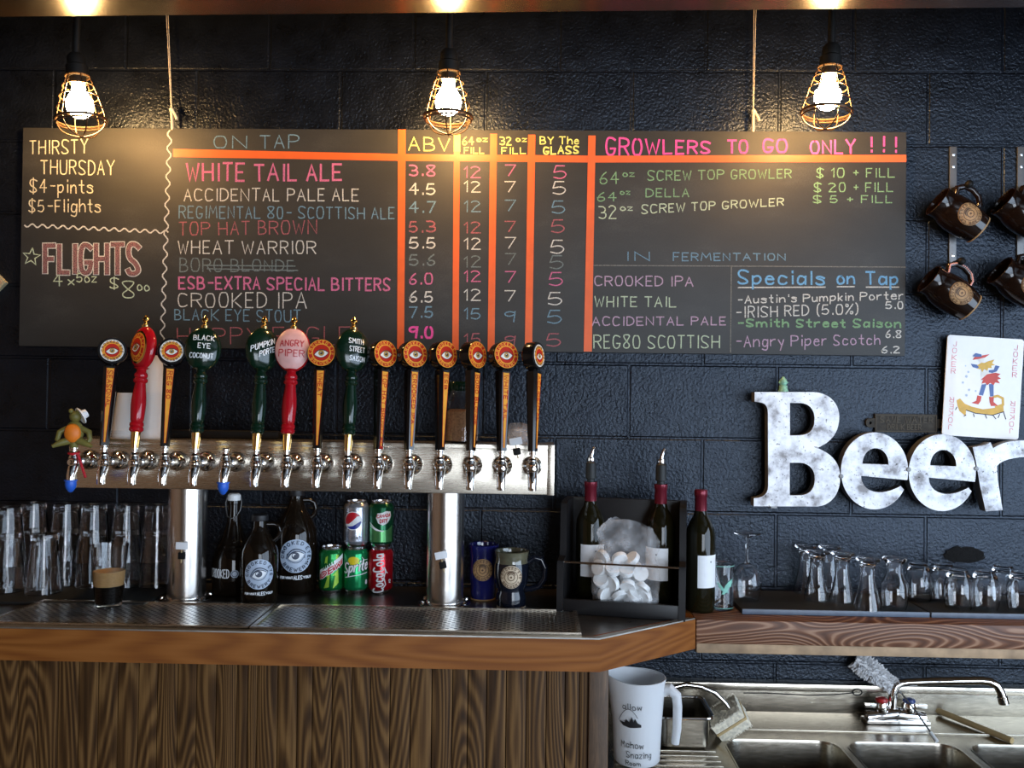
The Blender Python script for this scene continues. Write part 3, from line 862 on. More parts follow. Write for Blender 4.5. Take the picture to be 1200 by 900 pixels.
# twine the board hangs from
def hang(px0, py0, px1, py1, label):
    a = onY(px0, py0, -.022); c = onY(px1, py1, -.022)
    t = thing('hanging_cord', label, 'cord', c, 'cords the chalkboard hangs on')
    q = (a-c)
    up = lambda f: q*f
    b = MB('cord')
    b.tube([up(.12)+Vector((.001, 0, 0)), up(.5)+Vector((.003, 0, 0)), q+Vector((.006, 0, 0))], .0009, 6)
    b.tube([up(.12)+Vector((-.001, 0, 0)), up(.5)+Vector((-.001, 0, 0)), q+Vector((-.002, 0, 0))], .0009, 6)
    b.build('doubled_twine', t)
    b = MB('cord').tube([(0, 0, -.004), up(.05), up(.11)], .004, 8).ball(up(.11), .0065, 8)
    b.tube([up(.12), up(.07)+Vector((.013, -.003, 0)), up(.05)+Vector((.015, -.004, 0))], .0038, 8)
    b.build('knot', t)
hang(192, -52, 202, 151, 'pale twine holding the chalkboard up above its left part')
hang(885, -54, 882.5, 153, 'pale twine holding the chalkboard up above its right part')

# ------------------------------------------------------------------ caged wall lamps
def lamp(px, py, tilt, spin, label):
    Y = -.225
    c = onY(px, py, Y)
    t = thing('cage_lamp', label, 'wall lamp', c, 'caged bulb lamps above the chalkboard', Euler((0, 0, 0)))
    zt = ZCE-c.z
    MB('iron').lathe([(0, -.030), (.020, -.026), (.045, -.012), (.050, 0), (0, 0)], 28, Matrix.Translation((0, 0, zt))).build('ceiling_canopy', t)
    MB('iron').tube([(0, 0, zt-.02), (0, 0, .125)], .009, 12).build('stem', t)
    R_ = Matrix.Rotation(spin, 4, 'Z') @ Matrix.Rotation(tilt, 4, 'Y')
    P = Matrix.Translation((0, 0, .12)) @ Matrix.Rotation(tilt, 4, 'Y') @ Matrix.Translation((0, 0, -.12))
    MB('iron').lathe([(0, .128), (.016, .128), (.022, .118), (.022, .10), (.026, .096), (.026, .072), (.020, .068), (.020, .05), (0, .05)], 24, P).build('socket', t)
    MB('bulb').lathe([(0, .052), (.015, .05), (.0165, .036), (.023, .022), (.0315, .008), (.033, -.004), (.030, -.019), (.020, -.031), (.009, -.036), (0, -.037)], 24, P).build('bulb', t)
    b = MB('wire', P @ Matrix.Rotation(spin, 4, 'Z'))
    def rg(r, z, w): b.tube([(r*math.cos(2*PI*i/28), r*math.sin(2*PI*i/28), z) for i in range(28)], w, 6, closed=True)
    rg(.028, .070, .0022); rg(.037, .045, .0016); rg(.046, .018, .0016); rg(.0535, -.012, .0016)
    rg(.061, -.042, .0034); rg(.058, -.050, .0022)
    for k in range(6):
        a = 2*PI*k/6; cs, sn = math.cos(a), math.sin(a)
        b.tube([(r*cs, r*sn, z) for r, z in ((.026, .074), (.034, .052), (.044, .022), (.052, -.008), (.0575, -.030), (.0585, -.044))], .0016, 6)
    for k in range(3):
        a = PI*k/3; cs, sn = math.cos(a), math.sin(a)
        b.tube([(.058*math.cos(PI*i/14)*cs, .058*math.cos(PI*i/14)*sn, -.045-.040*math.sin(PI*i/14)) for i in range(15)], .0018, 6)
    b.build('cage', t)
lamp(88, 122, -.10, .2, 'lit caged bulb above the weekday offer, leftmost of the three wall lamps')
lamp(525.5, 118, 0.0, .52, 'lit caged bulb above the ABV column, middle of the three wall lamps')
lamp(974, 112, .07, .75, 'lit caged bulb above the growlers heading, rightmost of the three wall lamps')
# ------------------------------------------------------------------ tap tower
YT = -.25                                     # front face of the tower
zT0, zT1 = onY(640, 580, YT).z, onY(640, 522, YT).z
xT0, xT1 = onY(82, 545, YT).x, onY(649, 545, YT).x
tw = thing('tap_tower', 'long brushed steel beer tap tower on two round columns with sixteen faucets', 'beer tower', ((xT0+xT1)/2, -.19, ZC))
TO = Vector(tw.location)
def tr(mb): mb.v = [p-TO for p in mb.v]; return mb
tr(MB('steel').box(xT0, xT1, YT, -.125, zT0, zT1, .0025)).build('manifold_box', tw)
b = MB('steel')
b.box(xT0-.001, xT1+.001, YT-.002, YT, zT1-.011, zT1+.001, .0008)
tr(b).build('top_lip', tw)
for x0, x1 in ((xT0-.0015, xT0+.016), (xT1-.016, xT1+.0015)):
    tr(MB('steel').box(x0, x1, YT-.0022, -.124, zT0-.001, zT1+.0015, .001)).build('end_cap', tw)
for px in (219.5, 522):
    x = onY(px, 640, -.19).x
    T_ = Matrix.Translation((x, -.19, 0))
    c = tr(MB('steelv').lathe([(.0475, ZC+.004), (.0475, zT0)], 48, T_)).build('column', tw)
    b = MB('chrome').lathe([(0, ZC+.0004), (.066, ZC+.0004), (.066, ZC+.004), (.058, ZC+.008), (.0476, ZC+.008)], 48, T_)
    tr(b).build('base_flange', c)
    for a in (25, 155, 205, 335):
        b = MB('chrome').lathe([(0, ZC+.004), (.005, ZC+.004), (.005, ZC+.010), (.003, ZC+.012), (0, ZC+.012)], 8, Matrix.Translation((x+.0585*math.cos(math.radians(a)), -.19+.0585*math.sin(math.radians(a)), 0)))
        tr(b).build('bolt', c)
xs0, xs1 = onY(105, 545, YT).x, onY(624, 546, YT).x
FX = [xs0+(xs1-xs0)*i/15 for i in range(16)]
ZF = onY(624, 546, YT).z
OUT = Matrix.Rotation(PI/2, 4, 'X')           # local z -> -Y
fa0 = None
def make_faucet():
    f = bpy.data.objects.new('tap_faucet', None); COL.objects.link(f); f.parent = tw; f.empty_display_size = .01
    b = MB('chrome')
    b.lathe([(0, -.001), (.0245, 0), (.0250, .004), (.0235, .010), (.0185, .017), (.0135, .022), (.0125, .028), (.0125, .045), (.0145, .047), (.0145, .053), (.012, .055), (0, .055)], 28, OUT)
    b.build('shank_collar', f)
    b = MB('chrome')
    b.lathe([(0, .054), (.0105, .054), (.0125, .060), (.0130, .074), (.0115, .084), (.008, .089), (0, .090)], 24, OUT)
    b.ball((0, -.076, 0), .0145, 16)
    b.lathe([(0, -.016), (.011, -.015), (.0125, -.005), (.0125, .012), (.0095, .016), (.0095, .019), (0, .019)], 24, Matrix.Translation((0, -.074, 0)))
    b.build('faucet_body', f)
    b = MB('chrome').tube([(0, -.074, -.008), (0, -.080, -.020), (0, -.086, -.032), (0, -.087, -.044), (0, -.086, -.050)], [.0125, .0118, .0108, .0098, .0102], 14)
    b.build('spout', f)
    b = MB('chrome').lathe([(0, .017), (.0085, .017), (.0100, .020), (.0085, .024), (.0062, .026), (.0062, .030), (.0085, .032), (.0085, .036), (.006, .039), (0, .039)], 20, Matrix.Translation((0, -.074, 0)))
    b.build('lever', f)
    return f
for i, x in enumerate(FX):
    if i == 0: f = fa0 = make_faucet()
    else:
        f = fa0.copy(); COL.objects.link(f); f.parent = tw
        for ch in list(fa0.children):
            c = ch.copy(); COL.objects.link(c); c.parent = f
    f.location = Vector((x, YT-.0005, ZF))-TO

# tap handles
HZ = ZF+.036
def hrot(face, tilt=8.0): return Matrix.Rotation(math.radians(-tilt), 4, 'X') @ Matrix.Rotation(math.radians(face), 4, 'Z')
def hloc(i): return Vector((FX[i], YT-.0745, HZ))
GRP = 'tap handles on the tower'
def rsq(hw, hd, c):      # rounded square section
    return [(hw, -hd+c), (hw, hd-c), (hw-c, hd), (-hw+c, hd), (-hw, hd-c), (-hw, -hd+c), (-hw+c, -hd), (hw-c, -hd)]
def paddle(i, face, text, style, label, glare=False):
    t = thing('beer_tap', label, 'tap handle', hloc(i), GRP, hrot(face))
    MB('chrome').lathe([(0, 0), (.0075, 0), (.0085, .004), (.0085, .012), (0, .012)], 18).build('ferrule', t)
    b = MB('black'); secs = [(.004, .0105), (.05, .012), (.12, .0145), (.185, .0165), (.197, .0165), (.200, .013)]
    vs = []; fs = []
    for z, h in secs: vs += [(x, y, z) for x, y in rsq(h, h*.92, h*.38)]
    for k in range(len(secs)-1):
        for q in range(8):
            w = (q+1) % 8; fs.append([k*8+q, k*8+w, (k+1)*8+w, (k+1)*8+q])
    fs.append(list(range(8))[::-1]); fs.append([(len(secs)-1)*8+q for q in range(8)])
    b.add(vs, fs); b.lathe([(.009, .199), (.008, .204), (.011, .209)], 16)
    b.build('shaft', t)
    zc_ = .236
    PT = Matrix.Translation((0, 0, zc_)) @ OUT
    MB('black').lathe([(0, -.017), (.031, -.017), (.0345, -.013), (.0345, .011), (.0325, .0145), (0, .015)], 36, PT).build('puck', t)
    b = MB('byel'); badge(b, .0325 if style == 'red' else .027, plane_map((0, -.0152, zc_)), style)
    b.build('badge', t, flat=True)
    # tapering name strip on the front face, leaning with the shaft
    z0, z1 = .012, .192
    h0, h1 = .0107*.92, .0165*.92
    up = Vector((0, -(h1-h0)/(z1-z0), 1))
    mp = plane_map((0, -h0-.0006, z0), (1, 0, 0), up)
    L = (z1-z0)*up.length
    b = MB('byel').poly([[(-.002, 0), (.002, 0), (.0085, L), (-.0085, L)]], mp, 0)
    b.use('bred').stroke([(-.002, 0), (-.0085, L)], .0005, mp, .0002).stroke([(.002, 0), (.0085, L)], .0005, mp, .0002)
    b.use('bred')
    if text:
        k = len(text)*.0105+.004
        for pl in text2d(text, 0, 1, 0, 1):
            b.stroke([(-.0055*(1-.35*u)+.011*(1-.35*u)*v, L-.006-k*u) for u, v in pl], .0010, mp, .0004)
    b.build('name_strip', t, flat=True)
    return t
paddle(1, 22, 'SEASONAL', 'white', 'black paddle tap handle with cream eye badge, between the frog and the red turned handle')
paddle(3, 18, 'REG 80', 'white', 'black paddle tap handle with cream eye badge, just right of the red turned handle')
paddle(8, 8, 'WHEAT', 'red', 'black paddle tap handle with pale glinting badge, right of the pink faced handle')
paddle(10, 44, 'TOP HAT BROWN ALE', 'red', 'black paddle tap handle with orange badge, first right of the last dark green handle')
paddle(11, 36, 'CROOKED IPA', 'red', 'black paddle tap handle with orange badge below the 9.0 on the board')
paddle(12, 45, 'ESB', 'red', 'black paddle tap handle with one short red word, left of the jar')
paddle(13, 52, 'BORO BLONDE', 'red', 'black paddle tap handle with orange badge standing in front of the jar')
paddle(14, 31, 'WHITE TAIL', 'red', 'black paddle tap handle with orange badge, second from the right tower end')
paddle(15, 62, 'ACCIDENTAL', 'white', 'black paddle tap handle turned far right with small pale badge, at the right tower end')
def turned(i, face, m, label, facem, lines, fink='prwhite', emblem=False, slant=0.0):
    t = thing('beer_tap', label, 'tap handle', hloc(i), GRP, hrot(face, 9))
    MB('gold').lathe([(0, -.004), (.008, -.004), (.0085, .004), (.0105, .020), (.0115, .040), (0, .040)], 20).build('ferrule', t)
    b = MB(m).lathe([(0, .038), (.012, .038), (.0165, .042), (.0165, .048), (.0145, .051), (.0165, .054), (.016, .060), (.0135, .063), (.015, .066), (.0165, .085), (.0175, .105), (.0165, .125), (.0135, .148),
                     (.0125, .158), (.0165, .162), (.0165, .168), (.0135, .171), (.0155, .175), (.0155, .180), (.0115, .186), (.011, .192), (.018, .196), (0, .200)], 28)
    b.build('shaft', t)
    zc_ = .246
    MB(m).ball((0, 0, zc_), 1, 24, sc=(.043, .020, .055)).build('head', t)
    MB('gold').lathe([(0, .296), (.009, .297), (.0095, .303), (.005, .307), (.0045, .312), (.0085, .315), (.0085, .320), (.006, .324), (.003, .329), (0, .330)], 18).build('finial', t)
    mp0 = lambda u, v, w=0.0: Vector((u, -.020*math.sqrt(max(.02, 1-(u/.043)**2-(v/.055)**2))-w, zc_+v))
    if emblem:
        MB('gold').disc(0, 0, .031, mp0, .0005, rv=.041, rings=6).build('gold_ring', t)
        b = MB('byel'); mp1 = lambda u, v, w=0.0: mp0(u*.76, v, w+.0010)
        badge(b, .036, mp1, 'red', step=.004); b.build('badge', t, flat=True)
    else:
        if facem:
            MB(facem).disc(0, 0, .0405, mp0, .0006, rv=.052, rings=8).build('painted_face', t)
        b = MB(fink)
        for txt, u0, u1, v0, v1 in lines:
            for pl in text2d(txt, u0, u1, v0, v1, .08):
                b.stroke([(u, v+slant*u) for u, v in pl], .0010, mp0, .0016, step=.004)
        b.build('lettering', t, flat=True)
turned(2, -30, 'red', 'glossy red turned tap handle with gold ringed eye emblem turned to the left', None, [], emblem=True)
turned(4, 16, 'green', 'dark green turned tap handle reading Black Eye Coconut, left of the bare faucet', None, [('BLACK', -.022, .026, .018, .030), ('EYE', -.010, .018, -.002, .010), ('COCONUT', -.028, .026, -.026, -.015)])
turned(6, 38, 'green', 'dark green turned tap handle reading Pumpkin Porter, left of the pink faced one', None, [('PUMPKIN', -.034, .022, .004, .018), ('PORTER', -.014, .030, -.016, -.003)], slant=.45)
turned(7, 8, 'red', 'red turned tap handle with a pink painted face reading Angry Piper', 'pink', [('ANGRY', -.028, .028, .005, .020), ('PIPER', -.030, .030, -.020, -.004)], fink='prred')
turned(9, 30, 'green', 'dark green turned tap handle reading Smith Street Saison', None, [('SMITH', -.016, .020, .014, .026), ('STREET', -.014, .024, -.006, .006), ('SAISON', -.012, .026, -.028, -.017)], slant=-.05)

# frog shaped handle on the first faucet
t = thing('frog_tap', 'small olive frog figure with orange belly and white hat on the leftmost faucet', 'tap handle', hloc(0), GRP, Matrix.Rotation(math.radians(12), 4, 'Z'))
b = MB('olive').ball((0, .002, .036), 1, 14, sc=(.021, .016, .028)).ball((.002, 0, .074), 1, 14, sc=(.014, .013, .014))
b.ball((-.007, -.004, .087), .006, 10).ball((.010, -.004, .087), .006, 10)
b.tube([(-.016, 0, .045), (-.032, -.003, .036), (-.036, -.006, .018), (-.030, -.010, .008)], [.007, .007, .006, .005], 10)
b.tube([(.016, 0, .045), (.034, -.003, .036), (.037, -.006, .018), (.031, -.010, .008)], [.007, .007, .006, .005], 10)
b.tube([(-.010, -.004, .016), (-.028, -.012, .010), (-.044, -.016, .002)], [.010, .008, .004], 10)
b.tube([(.010, -.004, .016), (.028, -.012, .010), (.044, -.016, .002)], [.010, .008, .004], 10)
b.lathe([(0, -.004), (.008, -.004), (.010, .004), (.012, .014), (0, .018)], 14)
b.build('body', t)
MB('orange').ball((-.001, -.010, .034), 1, 14, sc=(.019, .011, .023)).build('belly', t)
P = Matrix.Translation((.019, -.004, .078)) @ Matrix.Rotation(1.0, 4, 'Y') @ Matrix.Rotation(-.5, 4, 'X')
MB('white').lathe([(0, .012), (.010, .010), (.012, 0), (.021, -.003), (.021, -.006), (.010, -.004), (0, -.003)], 20, P).build('hat', t)
# red beaded strap on the first faucet, blue plugs
t = thing('beaded_strap', 'red beaded strap hanging from the leftmost faucet under the frog', 'strap', hloc(0)+Vector((0, 0, -.014)))
b = MB('prred').tube([(.0115*math.cos(a), .0115*math.sin(a), .002*math.sin(a)) for a in [2*PI*i/20 for i in range(20)]], .0028, 8, closed=True)
for i in range(13):
    u = i/12; b.ball((.012+.022*u, -.004-.006*u, -.002-.060*u+.006*u*u), .0036, 8)
b.build('beads', t)
def plug(i, label):
    p = Vector((FX[i], YT-.0865, ZF-.050))
    t = thing('faucet_plug', label, 'faucet plug', p, 'blue plugs on the faucets')
    MB('capblue').lathe([(0, .006), (.0125, .006), (.013, -.004), (.011, -.012), (.005, -.021), (0, -.023)], 18).build('cap', t)
    MB('capblue').lathe([(.0125, .004), (.0150, .005), (.0150, .008), (.0125, .008)], 18).build('rim', t)
plug(0, 'blue rubber plug under the leftmost faucet with the frog')
plug(5, 'blue rubber plug under the faucet that has no handle')

# things on top of the tower
def cupmb():
    return MB('cup').lathe([(0, .098), (.0225, .098), (.0235, .094), (.0345, .003), (.037, .003), (.037, 0), (.0335, 0), (.0225, .091), (0, .094)], 28)
c0 = None
def cups(px, py0, n, label, grp, dz=.0062, sc=1.0):
    global c0
    p = onY(px, py0, -.185)
    for k in range(n):
        loc = (p.x, -.185, zT1+.0005+k*dz)
        if c0 is None:
            o = cupmb().build('plastic_cup'); c0 = o; tag(o, label, 'cup', grp); o.location = loc
        else:
            o = c0.copy(); COL.objects.link(o); o.location = loc; o['label'] = label; o['group'] = grp
cups(148, 512, 4, 'translucent white cup in the shorter upside-down stack beside the frog handle', 'cups of the shorter stack')
cups(177, 512, 18, 'translucent white cup in the taller upside-down stack behind the red turned handle', 'cups of the taller stack', .0068)
xj = onY(541, 515, -.185).x
t = thing('storage_jar', 'clear jar half full of brown grounds on top of the tap tower', 'jar', (xj, -.185, zT1+.0003))
MB('glass').lathe([(0, 0), (.040, 0), (.044, .004), (.044, .105), (.036, .122), (.033, .126), (.033, .138), (.0305, .138), (.0305, .124), (.0335, .119), (.0415, .103), (.0415, .006), (0, .004)], 36).build('glass_body', t)
MB('brown').lathe([(0, .0045), (.0412, .0065), (.0412, .080), (.030, .086), (.012, .083), (0, .084)], 32).build('contents', t)
MB('green').lathe([(0, .132), (.0345, .132), (.036, .136), (.036, .152), (.033, .156), (0, .156)], 32).build('lid', t)
xj = onY(607, 515, -.185).x
t = thing('plastic_dish', 'clear crumpled plastic dish with lid on the right end of the tap tower', 'plastic dish', (xj, -.185, zT1+.0003))
MB('film').lathe([(0, 0), (.030, 0), (.046, .030), (.050, .032), (.050, .034), (.045, .034), (.040, .040), (.018, .052), (0, .050)], 28).build('dish', t)
t = thing('black_bar', 'short black bar lying along the back of the tap tower', 'bar', (onY(255, 506, -.15).x, -.15, zT1+.0003))
MB('iron').box(-.165, .165, -.012, .012, 0, .022, .008).build('bar', t)
def flag(px, py, Y, label, lean=.0):
    p = onY(px, py, Y)
    t = thing('flag_pick', label, 'flag pick', p, 'white paper flag picks', Euler((0, lean, 0)))
    MB('iron').box(-.0085, .0085, -.0045, .004, -.009, .008, .0015).build('black_clip', t)
    MB('dowel').tube([(0, -.003, -.018), (0, -.003, .036)], .0013, 6).build('stick', t)
    MB('paper').box(-.014, .017, -.0055, -.0045, .016, .034, .0003).build('paper_flag', t)
cf = -.19-.0475-.0036
flag(213, 651, cf, 'white paper flag clipped on the left steel column', .02)
flag(519, 662, cf, 'white paper flag leaning left, clipped on the right steel column', -.22)
flag(606, 529, YT-.006, 'white paper flag clipped over the top edge of the tap tower', -.2)
# ------------------------------------------------------------------ glasses on the left
def spot(px, py, r, Z=ZC):          # centre of a round base whose nearest point shows at px, py
    p = onZ(px, py, Z); d = Vector((p.x-CAM.x, p.y-CAM.y, 0)).normalized()
    return Vector((p.x+d.x*r, p.y+d.y*r, Z))
def pint_mb():                      # upside down
    return MB('glass').lathe([(0, .150), (.0300, .150), (.0305, .146), (.0440, .003), (.0435, 0), (.0415, .001), (.0285, .132), (.026, .136), (0, .137)], 36)
ZM = ZC+.0082
pg = None
def pints(lst):
    global pg
    for (px, py, two, lab) in lst:
        p = spot(px, py, .044, ZM)
        for k in range(2 if two else 1):
            loc = (p.x, p.y, ZM+.0002+k*.066)
            l = lab if not two else ('upper' if k else 'lower')+' clear pint glass of '+lab
            if pg is None:
                o = pint_mb().build('pint_glass'); pg = o; tag(o, l, 'glass', 'upside-down pint glasses')
            else:
                o = pg.copy(); COL.objects.link(o); o['label'] = l
            o.location = loc
pints([(8, 696, True, 'the nested pair cut by the left picture edge'),
       (38, 687, True, 'the nested pair behind the single glass, second from the left'),
       (51, 698, False, 'single clear upside-down pint glass in front of the nested pairs'),
       (76, 688, True, 'the nested pair right behind the single glass'),
       (109, 690, True, 'the nested pair behind and left of the dark beer'),
       (147, 690, True, 'the nested pair behind and right of the dark beer'),
       (183, 690, True, 'the nested pair beside the left steel column')])
p = spot(127, 714, .03, zt)
t = thing('beer_pint', 'pint glass a third full of black beer with tan foam on the drip tray', 'glass of beer', p)
t.location.z = ZC+.0064
MB('glass').lathe([(0, 0), (.0290, 0), (.0300, .003), (.0425, .147), (.0432, .150), (.0412, .150), (.0405, .147), (.0285, .010), (0, .008)], 40).build('glass_body', t)
def rb(z): return .0285+(.0405-.0285)*(z-.010)/(.147-.010)+.0006
MB('stout').lathe([(0, .0083), (rb(.0105), .0105), (rb(.052), .052), (0, .052)], 36).build('beer', t)
MB('foam').lathe([(0, .0522), (rb(.052), .0522), (rb(.088), .088), (rb(.09)*.8, .0865), (0, .0855)], 36).build('foam', t)

# ------------------------------------------------------------------ growlers
def eye_label(R, r, z, parent, text=True, a0=0.0):
    b = MB('gblue'); mp = cyl_map(r, z, a0)
    badge(b, R, mp, 'blue', w=.0004, step=.005)
    if text:
        b.use('gwhite')
        for txt, u0, u1, h in (('FOR WHAT', -.034, -.006, .0045), ('ALES', -.004, .014, .0075), ('YOU?', .016, .034, .0045)):
            k = R/.036
            for pl in text2d(txt, u0*k, u1*k, -R-.010*k-h*k/2, -R-.010*k+h*k/2): b.stroke(pl, .0008*k, mp, .0006, step=.005)
    b.build('printed_emblem', parent, flat=True)
def growler(px, py, r, h, label, zl, R, a0=0.0, hand=1):
    p = spot(px, py, r)
    t = thing('growler', label, 'growler', p, 'dark glass growlers', Matrix.Rotation(math.atan2(p.x, p.y-CAM.y)*-1, 4, 'Z'))
    s_ = h-.001
    prof = [(0, .001), (r*.92, 0), (r, .008), (r, h*.54), (r*.97, h*.60), (r*.80, h*.69), (r*.50, h*.79), (r*.36, h*.86), (.0165, h*.90), (.0165, h*.94), (.0195, h*.945), (.0195, h*.965), (0, h*.965)]
    MB('growl').lathe(prof, 44).build('bottle', t)
    MB('ink').lathe([(0, h*.93), (.0205, h*.93), (.0212, h*.94), (.0205, h-.002), (.018, h), (0, h)], 24).build('screw_cap', t)
    b = MB('growl').tube([(.017*hand, 0, h*.885), (.034*hand, 0, h*.885), (.046*hand, 0, h*.86), (.050*hand, 0, h*.80), (.046*hand, 0, h*.74), (.034*hand, 0, h*.70)], [.006, .006, .0065, .0065, .006, .006], 10)
    b.build('finger_loop', t)
    eye_label(R, r, zl, t, a0=a0)
    return t
growler(303, 710.5, .0470, .222, 'smaller dark growler with pale blue eye emblem, in front of the other two growlers', .079, .0375)
growler(346, 698, .0555, .275, 'taller dark growler with pale blue eye emblem, behind and right of the smaller one', .103, .044)
p = spot(272, 701, .05)
t = thing('growler', 'round swing-top growler with white stopper, half hidden beside the left steel column', 'growler', p, 'dark glass growlers')
t.location += Vector((0, .004, 0))
MB('growl').lathe([(0, .001), (.046, 0), (.052, .010), (.054, .05), (.053, .095), (.046, .118), (.040, .126), (.041, .131), (.036, .137), (.026, .160), (.0175, .19), (.0155, .22), (.0155, .236), (.018, .238), (.018, .246), (0, .246)], 44).build('bottle', t)
MB('white').lathe([(0, .246), (.0165, .246), (.0175, .250), (.0165, .260), (.012, .264), (0, .264)], 20).build('stopper', t)
b = MB('strap').tube([(.018, 0, .255), (.021, -.004, .24), (.019, -.006, .222), (.012, -.015, .205), (0, -.019, .200), (-.012, -.015, .205), (-.019, -.006, .222), (-.021, -.004, .24), (-.018, 0, .255)], .0013, 6)
b.tube([(.010, -.017, .206), (.012, -.021, .192)], .003, 6)
b.build('wire_bail', t)
b = MB('gwhite'); mp = cyl_map(.0535, .062)
for pl in text2d('CROOKED', -.050, .008, -.010, .011): b.stroke(pl, .0012, mp, .0006, step=.005)
b.use('gblue').disc(.022, 0, .010, mp, .0006).use('gnavy').ring(.022, 0, .006, .008, mp, .0010)
b.build('printed_name', t, flat=True)

# ------------------------------------------------------------------ soda cans
RCAN = .0331
def can(px, py, m, label, z=0.0, loc=None):
    p = Vector(loc) if loc is not None else spot(px, py, .028)
    p.z = ZC+.0002+z
    t = thing('soda_can', label, 'soda can', p, 'soda cans on the counter', Matrix.Rotation(-math.atan2(p.x, p.y-CAM.y), 4, 'Z'))
    MB('alu').lathe([(0, .006), (.020, .004), (.0245, 0), (.0265, .002), (.0300, .009), (.0300, .0105)], 40).build('base', t)
    MB(m).lathe([(.0300, .0100), (RCAN-.0004, .0145), (RCAN, .018), (RCAN, .106), (RCAN-.001, .1085), (.0275, .1165)], 44).build('printed_body', t)
    b = MB('alu').lathe([(.0275, .1160), (.0262, .1185), (.0275, .1205), (.0270, .1222), (.0255, .1222), (.0248, .1175), (0, .1175)], 40)
    b.use('strap').tube([(.009*math.cos(a), -.004+.012*math.sin(a), .1183) for a in [2*PI*i/14 for i in range(14)]], .0016, 6, closed=True)
    b.build('lid', t)
    return t, p
mpc = cyl_map(RCAN, 0)
def dense(l, k=.004):
    q = []
    for a, b in zip(l, l[1:]+l[:1]):
        n = max(1, int(math.hypot(b[0]-a[0], b[1]-a[1])/k))
        q += [(a[0]+(b[0]-a[0])*i/n, a[1]+(b[1]-a[1])*i/n) for i in range(n)]
    return q
W0, W1, W2, W3, W4 = .0003, .0006, .0009, .0012, .0015
def shp(b, m, l, w): b.use(m).poly([dense(l)], mpc, w, dense=.006)
def wr(b, m, text, u0, u1, v0, v1, hw, w, slant=0.0, lean=0.0, jit=0.0):
    b.use(m)
    for pl in text2d(text, u0, u1, v0, v1, jit): b.stroke([(u+lean*(v-v0), v+slant*(u-u0)) for u, v in pl], hw, mpc, w, step=.004)
# green can with the diagonal red word
t, p = can(388, 696.5, 'cangreen', 'green soda can with a slanted red word, leftmost of the cans')
b = MB('canlime')
for l in ([(-.020, .016), (-.010, .046), (-.016, .047), (-.004, .056), (-.006, .020)], [(.004, .016), (.010, .050), (.003, .050), (.018, .066), (.020, .030)], [(-.022, .060), (-.016, .098), (-.010, .102), (-.012, .070)], [(.010, .075), (.012, .104), (.020, .104)]): shp(b, 'canlime', l, W0)
shp(b, 'prwhite', [(-.036, .036), (.034, .078), (.034, .106), (-.036, .062)], W1)
shp(b, 'prred', [(-.034, .0385), (.032, .079), (.032, .094), (-.034, .052)], W2)
wr(b, 'prwhite', 'DEW', -.026, .026, .043, .057, .0030, W3, .62)
wr(b, 'prred', 'DEW', -.026, .026, .043, .057, .0016, W4, .62)
wr(b, 'cangreen', 'mtn', -.022, .004, .066, .084, .0017, W3, .62)
b.build('printed_design', t, flat=True)
t, ps = can(416.5, 696.5, 'cansprite', 'bright green soda can with lemon and white script, under the silver can')
b = MB('pryel')
shp(b, 'canlime', circ(-.006, .088, .017, 24, .012), W0)
shp(b, 'pryel', circ(-.007, .089, .0135, 24, .0105), W1)
wr(b, 'candark', 'Sprite', -.033, .033, .056, .082, .0034, W2, .16, .15)
wr(b, 'prwhite', 'Sprite', -.033, .033, .056, .082, .0022, W3, .16, .15)
b.use('prwhite').stroke([(-.030, .044), (-.005, .050), (.034, .056)], .0010, mpc, W2, step=.004)
b.use('prwhite').stroke([(.016, .098), (.022, .090), (.034, .090)], .0008, mpc, W2, step=.004)
wr(b, 'prwhite', '00', .028, .034, .026, .036, .0010, W2)
b.build('printed_design', t, flat=True)
t, pc_ = can(445.5, 696.5, 'canred', 'red soda can with white upright script, under the deep green can')
b = MB('prwhite')
for txt, u0, u1 in (('Coca', .003, .054), ('Cola', .058, .106)):
    for pl in text2d(txt, u0+.004, u1+.002, -.013, .013): b.stroke([(-.006-v, u*.98+.12*-v) for u, v in pl], .0020, mpc, W2, step=.004)
b.stroke([(.006, .016), (.014, .026), (.009, .044), (.013, .060), (.010, .072), (.014, .062), (.018, .056)], .0014, mpc, W2, step=.004)
wr(b, 'prwhite', '12', .023, .029, .030, .038, .0010, W2)
b.build('printed_design', t, flat=True)
t, p = can(0, 0, 'cansilver', 'silver soda can with a red, white and blue ball', .1224, ps)
b = MB('prwhite'); cu, cv, R_ = -.010, .072, .0245
shp(b, 'prwhite', circ(cu, cv, R_, 36), W0)
q = R_*.92
def arcp(a0, a1, n=14): return [(cu+q*math.cos(a0+(a1-a0)*i/n), cv+q*math.sin(a0+(a1-a0)*i/n)) for i in range(n+1)]
shp(b, 'prred', arcp(.62, PI+.42)+[(cu-.010, cv-.008), (cu+.002, cv+.002), (cu+.012, cv+.012)], W1)
shp(b, 'prblue', arcp(PI+.75, 2*PI-.02)+[(cu+.012, cv-.006), (cu+.002, cv-.013), (cu-.008, cv-.015)], W1)
wr(b, 'strap', 'diet', -.014, .012, .024, .032, .0010, W0)
b.build('printed_design', t, flat=True)
t, p = can(0, 0, 'candark', 'deep green soda can with a white shield, on top of the red can', .1224, pc_)
b = MB('prwhite')
shp(b, 'canpale', [(-.034, .016), (.034, .016), (.034, .060), (.018, .048), (-.002, .046), (-.018, .052), (-.034, .066)], W0)
b.use('prwhite').stroke([(-.034, .066), (-.018, .053), (-.004, .046), (.006, .045)], .0016, mpc, W1, step=.004)
b.stroke([(-.032, .058), (-.014, .048), (-.004, .046)], .0012, mpc, W1, step=.004)
shp(b, 'prwhite', [(-.014, .080), (-.010, .092), (.004, .094), (.012, .098), (.026, .096), (.028, .084), (.022, .072), (.014, .064), (.004, .060), (-.008, .066)], W1)
